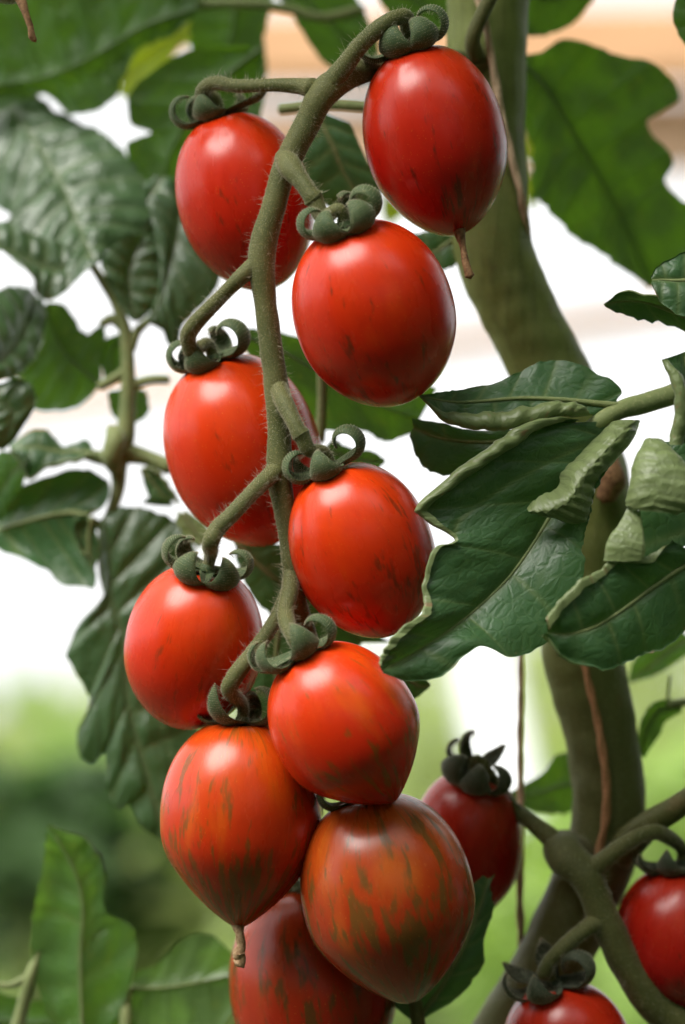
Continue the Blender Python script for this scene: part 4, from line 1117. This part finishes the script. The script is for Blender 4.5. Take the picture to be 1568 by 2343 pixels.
# --- the compound leaf on the left: stalk + leaflets
lg = leaf((270, 1400, 70), "large compound leaf with grey sheen and pale stalk filling the left side")
tube("stalk", [(200, 590, 86, 9), (243, 655, 86, 11), (270, 705, 86, 13), (288, 765, 86, 15), (294, 860, 86, 17), (292, 940, 86, 19), (285, 1000, 86, 24), (272, 1060, 86, 21), (272, 1110, 86, 16),
               (258, 1165, 86, 14), (236, 1225, 86, 12), (234, 1290, 86, 10), (245, 1360, 86, 8), (262, 1420, 86, 6)], M_STALK, lg, 16, 8, 0.06)
tube("node", [(255, 985, 84, 14), (262, 1005, 80, 24), (256, 1045, 80, 24), (262, 1070, 84, 16)], M_STALK, lg, 14, 6, 0.1)
for rows in ([(300, 800, 86, 12), (312, 762, 86, 11), (330, 742, 86, 10), (350, 725, 86, 9)], [(296, 895, 86, 14), (318, 876, 86, 12), (350, 868, 84, 11), (385, 868, 84, 11)],
             [(286, 850, 86, 12), (258, 868, 86, 12), (228, 884, 86, 11)], [(280, 1035, 86, 26), (330, 1045, 86, 19), (390, 1070, 84, 18)], [(262, 1050, 84, 20), (220, 1045, 84, 16), (180, 1035, 84, 10)],
             [(232, 1205, 86, 12), (205, 1190, 86, 10), (180, 1195, 86, 9), (170, 1210, 86, 8)], [(280, 750, 86, 11), (258, 730, 86, 12), (232, 742, 86, 9)]):
    tube("side_stalk", rows, M_STALK, lg, 10, 6, 0.05)
K = lambda rows, d0, d1: [(x, y, d0 + 24 + (d1 - d0) * i / (len(rows) - 1)) for i, (x, y) in enumerate(rows)]
blade("leaflet", K([(640, 1400), (570, 1230), (500, 1050), (430, 870), (330, 700), (200, 500), (60, 300), (-60, 130)], 62, 122),
      K([(600, 1430), (450, 1580), (330, 1640), (235, 1590), (215, 1480), (60, 1345), (5, 1250), (20, 1170), (110, 1135), (60, 1060), (-60, 970), (-180, 800), (-200, 500), (-80, 140)], 54, 116),
      K([(690, 1385), (730, 1325), (820, 1265), (940, 1205), (1012, 1110), (1012, 990), (985, 880), (930, 740), (850, 640), (760, 560), (690, 500), (600, 480), (470, 410), (370, 375), (230, 250), (90, 195), (-40, 90)], 66, 126),
      lg, M_LEAF_S, ZL, bulge=2.0, nv=10, blis=1.35, wave=1.2, m=10, nt=26, rollR=[(0.4, 30)] * 8 + [(1.0, 120), (1.4, 170), (1.4, 170), (1.4, 170)], seed=41)
blade("leaflet", K([(920, 1780), (880, 1640), (870, 1480), (900, 1340), (960, 1200)], 60, 64), K([(880, 1770), (800, 1650), (710, 1480), (690, 1370), (760, 1270), (850, 1225), (940, 1190)], 58, 62),
      K([(960, 1770), (1045, 1670), (1085, 1500), (1070, 1300), (1000, 1185)], 62, 66), lg, M_LEAF_S, ZL, bulge=1.5, nv=6, blis=1.2, wave=0.8, nt=16, seed=42)
blade("leaflet", K([(1000, 1790), (1080, 1620), (1140, 1420), (1200, 1180), (1240, 900)], 58, 70), K([(990, 1770), (1060, 1600), (1070, 1380), (1030, 1120), (1000, 960), (1120, 880)], 60, 70),
      K([(1040, 1810), (1100, 1860), (1120, 1920), (1180, 1950), (1260, 1780), (1400, 1640), (1490, 1480), (1420, 1200), (1330, 960)], 60, 66), lg, M_LEAF_S, ZL, bulge=1.5, nv=7, blis=0.9, wave=1.0, nt=16, seed=43)
blade("leaflet", K([(230, 120), (200, 260), (130, 420), (40, 540), (-80, 640)], 76, 36), K([(180, 95), (100, 75), (0, 100), (-100, 200), (-120, 500)], 78, 40),
      K([(260, 150), (300, 240), (290, 380), (240, 530), (170, 630), (80, 695), (-80, 720)], 78, 36), lg, M_LEAF_S, ZM, bulge=2.2, nv=6, blis=1.0, wave=0.5, rollR=(0.8, 120), seed=44)
blade("leaflet", K([(680, 740), (560, 640), (450, 540), (370, 400), (310, 190)], 74, 74), K([(660, 760), (580, 850), (480, 900), (380, 915), (240, 900), (230, 780), (120, 690), (200, 560), (290, 300), (305, 190)], 74, 74),
      K([(690, 700), (690, 560), (715, 440), (700, 330), (640, 360), (590, 395), (540, 350), (490, 260), (420, 190), (330, 180)], 76, 76), lg, M_LEAF_U, ZM, face=-1, bulge=1.5, nv=6, seed=45)
blade("leaflet", K([(-80, 800), (20, 860), (90, 930), (60, 1050), (-20, 1160)], 44, 44), K([(-80, 720), (0, 735), (100, 700), (200, 730), (245, 810), (230, 900), (150, 1030), (80, 1120), (0, 1172)], 46, 46),
      K([(-100, 900), (-100, 950), (-100, 1000), (-100, 1100), (-60, 1180)], 44, 44), lg, M_LEAF_S, ZM, bulge=1.5, nv=5, blis=1.0, rollL=(0.6, 120), seed=46)
blade("leaflet", K([(830, 420), (760, 500), (740, 600), (760, 720)], 72, 72), K([(800, 390), (710, 440), (685, 560), (700, 690)], 72, 72), K([(860, 420), (850, 520), (850, 620), (840, 720)], 72, 72), lg, M_LEAF_U, ZM, face=-1, nv=4, seed=47)
blade("leaflet", K([(860, 760), (860, 850), (850, 930), (820, 985)], 74, 74), K([(730, 780), (735, 860), (760, 940), (810, 988)], 74, 74), K([(985, 770), (1010, 900), (980, 960), (900, 1000)], 74, 74), lg, M_LEAF_U, ZM, face=-1, nv=4, seed=48)
blade("leaflet", K([(640, 1210), (520, 1190), (400, 1190), (250, 1160), (70, 1170)], 58, 60), K([(640, 1190), (600, 1120), (540, 1110), (440, 1155), (360, 1080), (290, 1040), (200, 1060), (60, 1150)], 62, 64),
      K([(620, 1240), (560, 1280), (430, 1312), (300, 1330), (200, 1390), (150, 1300), (70, 1190)], 54, 58), lg, M_LEAF, ZM, bulge=1.5, nv=5, wave=1.5, rollR=(1.4, 150), seed=49)
blade("leaflet", K([(190, 1250), (100, 1320), (20, 1450), (-60, 1600)], 56, 60), K([(190, 1200), (90, 1195), (0, 1190), (-80, 1300)], 58, 60), K([(190, 1290), (160, 1420), (80, 1540), (20, 1640), (-40, 1660)], 56, 60), lg, M_LEAF_U, ZM, nv=4, seed=50)
blade("leaflet", K([(590, 1620), (470, 1600), (340, 1620), (180, 1660), (40, 1700), (-40, 1720)], 56, 62), K([(600, 1605), (690, 1580), (748, 1490), (735, 1400), (640, 1330), (540, 1308), (400, 1335), (200, 1405), (90, 1480), (60, 1560), (-20, 1690)], 58, 64),
      K([(590, 1640), (505, 1680), (540, 1840), (640, 1950), (645, 2105), (560, 2100), (400, 2080), (330, 2000), (200, 1930), (0, 1850), (-40, 1760)], 52, 58), lg, M_LEAF, ZM, bulge=-2.0, nv=6, blis=0.6, wave=1.0, nt=18, rollL=(0.8, 100), seed=51)
blade("leaflet", K([(620, 1640), (600, 1740), (600, 1860), (630, 1960)], 54, 54), K([(560, 1610), (500, 1690), (540, 1840), (625, 1975)], 54, 54), K([(650, 1700), (660, 1800), (665, 1900), (640, 1980)], 54, 54), lg, M_LEAF, ZM, nv=4, bulge=-1.0, seed=52)
blade("leaflet", K([(960, 1310), (1020, 1380), (1080, 1450), (1160, 1520)], 56, 56), K([(1000, 1275), (1080, 1310), (1150, 1400), (1230, 1520)], 54, 54), K([(955, 1330), (985, 1440), (1010, 1500), (960, 1540), (1180, 1560)], 58, 58), lg, M_LEAF, ZM, nv=4, rollL=(1.2, 160), seed=53)
blade("leaflet", K([(1240, 1610), (1290, 1690), (1350, 1760), (1420, 1790)], 44, 44), K([(1200, 1590), (1195, 1670), (1250, 1760), (1340, 1840)], 44, 44), K([(1250, 1580), (1330, 1640), (1400, 1700), (1440, 1770)], 46, 46), lg, M_LEAF, ZM, face=-1, nv=4, bulge=-1, seed=54)
blade("leaflet", K([(1050, 1700), (1060, 1450), (1020, 1200), (1000, 980), (1100, 800)], 82, 90), K([(1000, 1680), (900, 1420), (830, 1180), (860, 960), (1050, 800)], 82, 90),
      K([(1150, 1680), (1300, 1420), (1350, 1180), (1300, 960), (1150, 800)], 86, 92), lg, M_LEAF, ZL, bulge=1.5, nv=7, blis=1.0, wave=1.2, seed=56)
blade("leaflet", K([(575, 1400), (430, 1430), (270, 1400), (110, 1330), (-60, 1260)], 64, 58), K([(560, 1330), (420, 1260), (260, 1200), (90, 1120), (-60, 1120)], 70, 66),
      K([(575, 1440), (455, 1575), (335, 1640), (240, 1590), (215, 1490), (70, 1350), (-60, 1290)], 58, 54), lg, M_LEAF_S, ZL, bulge=1.6, nv=6, blis=0.9, wave=1.0, m=9, nt=16, rollR=(0.7, 110), seed=57)
blade("leaflet", K([(330, 330), (240, 420), (140, 520), (30, 640)], 92, 96), K([(300, 260), (180, 330), (60, 440), (-40, 560)], 92, 96), K([(380, 420), (330, 540), (220, 650), (60, 720)], 92, 96),
      lg, M_LEAF_U, ZM, face=-1, bulge=1.2, nv=5, seed=58)
# hanging terminal leaflet
lt2 = leaf((250, 1180, 56), "long hanging lobed leaf behind the lower left tomatoes")
blade("leaflet", K([(300, 170), (335, 380), (350, 560), (362, 720), (405, 860), (432, 960), (440, 1150), (470, 1400), (530, 1650), (600, 1900), (660, 2120), (735, 2340)], 58, 52),
      K([(285, 180), (290, 330), (300, 480), (315, 700), (250, 810), (150, 870), (62, 1080), (130, 1220), (205, 1355), (190, 1490), (130, 1600), (150, 1760), (230, 1820), (315, 1750), (330, 1950), (375, 2110), (430, 2130), (490, 2100), (560, 2250), (640, 2305), (725, 2345)], 60, 54),
      K([(340, 120), (500, 90), (750, 160), (890, 280), (940, 500), (840, 800), (820, 1100), (900, 1400), (960, 1700), (900, 2000), (760, 2340)], 62, 60),
      lt2, M_LEAF_S, ZN, bulge=1.5, nv=9, blis=1.0, wave=1.0, m=8, nt=22, veins=[(1, [(0.55, 0.05), (0.62, 0.2), (0.72, 0.4), (0.85, 0.5)])], seed=55)

# --- blurred leaves in the bottom left corner
lz = leaf((190, 2400, 75), "upright folded leaf in the bottom left corner, out of focus")
blade("leaflet", [(190, 2380, 76), (186, 2280, 76), (184, 2180, 75), (190, 2080, 74), (170, 1990, 72), (112, 1890, 70)],
      [(150, 2380, 78), (100, 2300, 78), (70, 2200, 77), (78, 2080, 76), (98, 1990, 74), (105, 1930, 72), (108, 1888, 70)],
      [(240, 2380, 80), (300, 2250, 80), (308, 2130, 79), (240, 2080, 77), (242, 1980, 74), (200, 1915, 72), (116, 1886, 70)], lz, M_LEAF_M, face=1, bulge=-3.0, nv=7, blis=1.2, wave=2.0, rollR=[(0.5, 60), (0.6, 60), (0.6, 90), (1.2, 140), (1.5, 150), (1.2, 120)], seed=61)
tube("petiole", [(20, 2420, 78, 17), (48, 2320, 78, 16), (68, 2240, 77, 14), (84, 2190, 79, 8), (110, 2130, 82, 4)], M_STALK, lz, 10, 6)
tube("petiole", [(60, 2238, 77, 9), (20, 2255, 77, 8), (-30, 2250, 77, 8)], M_STALK, lz, 8, 5)
tube("petiole", [(290, 2420, 78, 14), (288, 2330, 79, 14), (290, 2275, 83, 10), (315, 2255, 86, 5)], M_STALK, lz, 10, 6)
la2 = leaf((330, 2400, 80), "rounded mid green leaf at the bottom edge left of the lowest tomato")
blade("leaflet", [(300, 2260, 84), (370, 2260, 82), (440, 2250, 80), (540, 2230, 78)], [(310, 2225, 84), (365, 2200, 82), (420, 2148, 80), (480, 2138, 79), (530, 2180, 78), (545, 2225, 78)], [(300, 2330, 84), (370, 2400, 82), (450, 2420, 80), (545, 2300, 78)], la2, M_LEAF_M, face=-1, nv=5, bulge=1.0, seed=62)
lb2 = leaf((100, 2420, 95), "dark green leaf low in the bottom left corner")
blade("leaflet", [(-40, 2330, 96), (80, 2340, 96), (220, 2330, 96), (320, 2330, 96)], [(-40, 2260, 96), (80, 2290, 96), (220, 2270, 96), (320, 2290, 96)], [(-40, 2420, 96), (80, 2440, 96), (220, 2440, 96), (320, 2400, 96)], lb2, M_LEAF_U, face=-1, nv=4, seed=63)
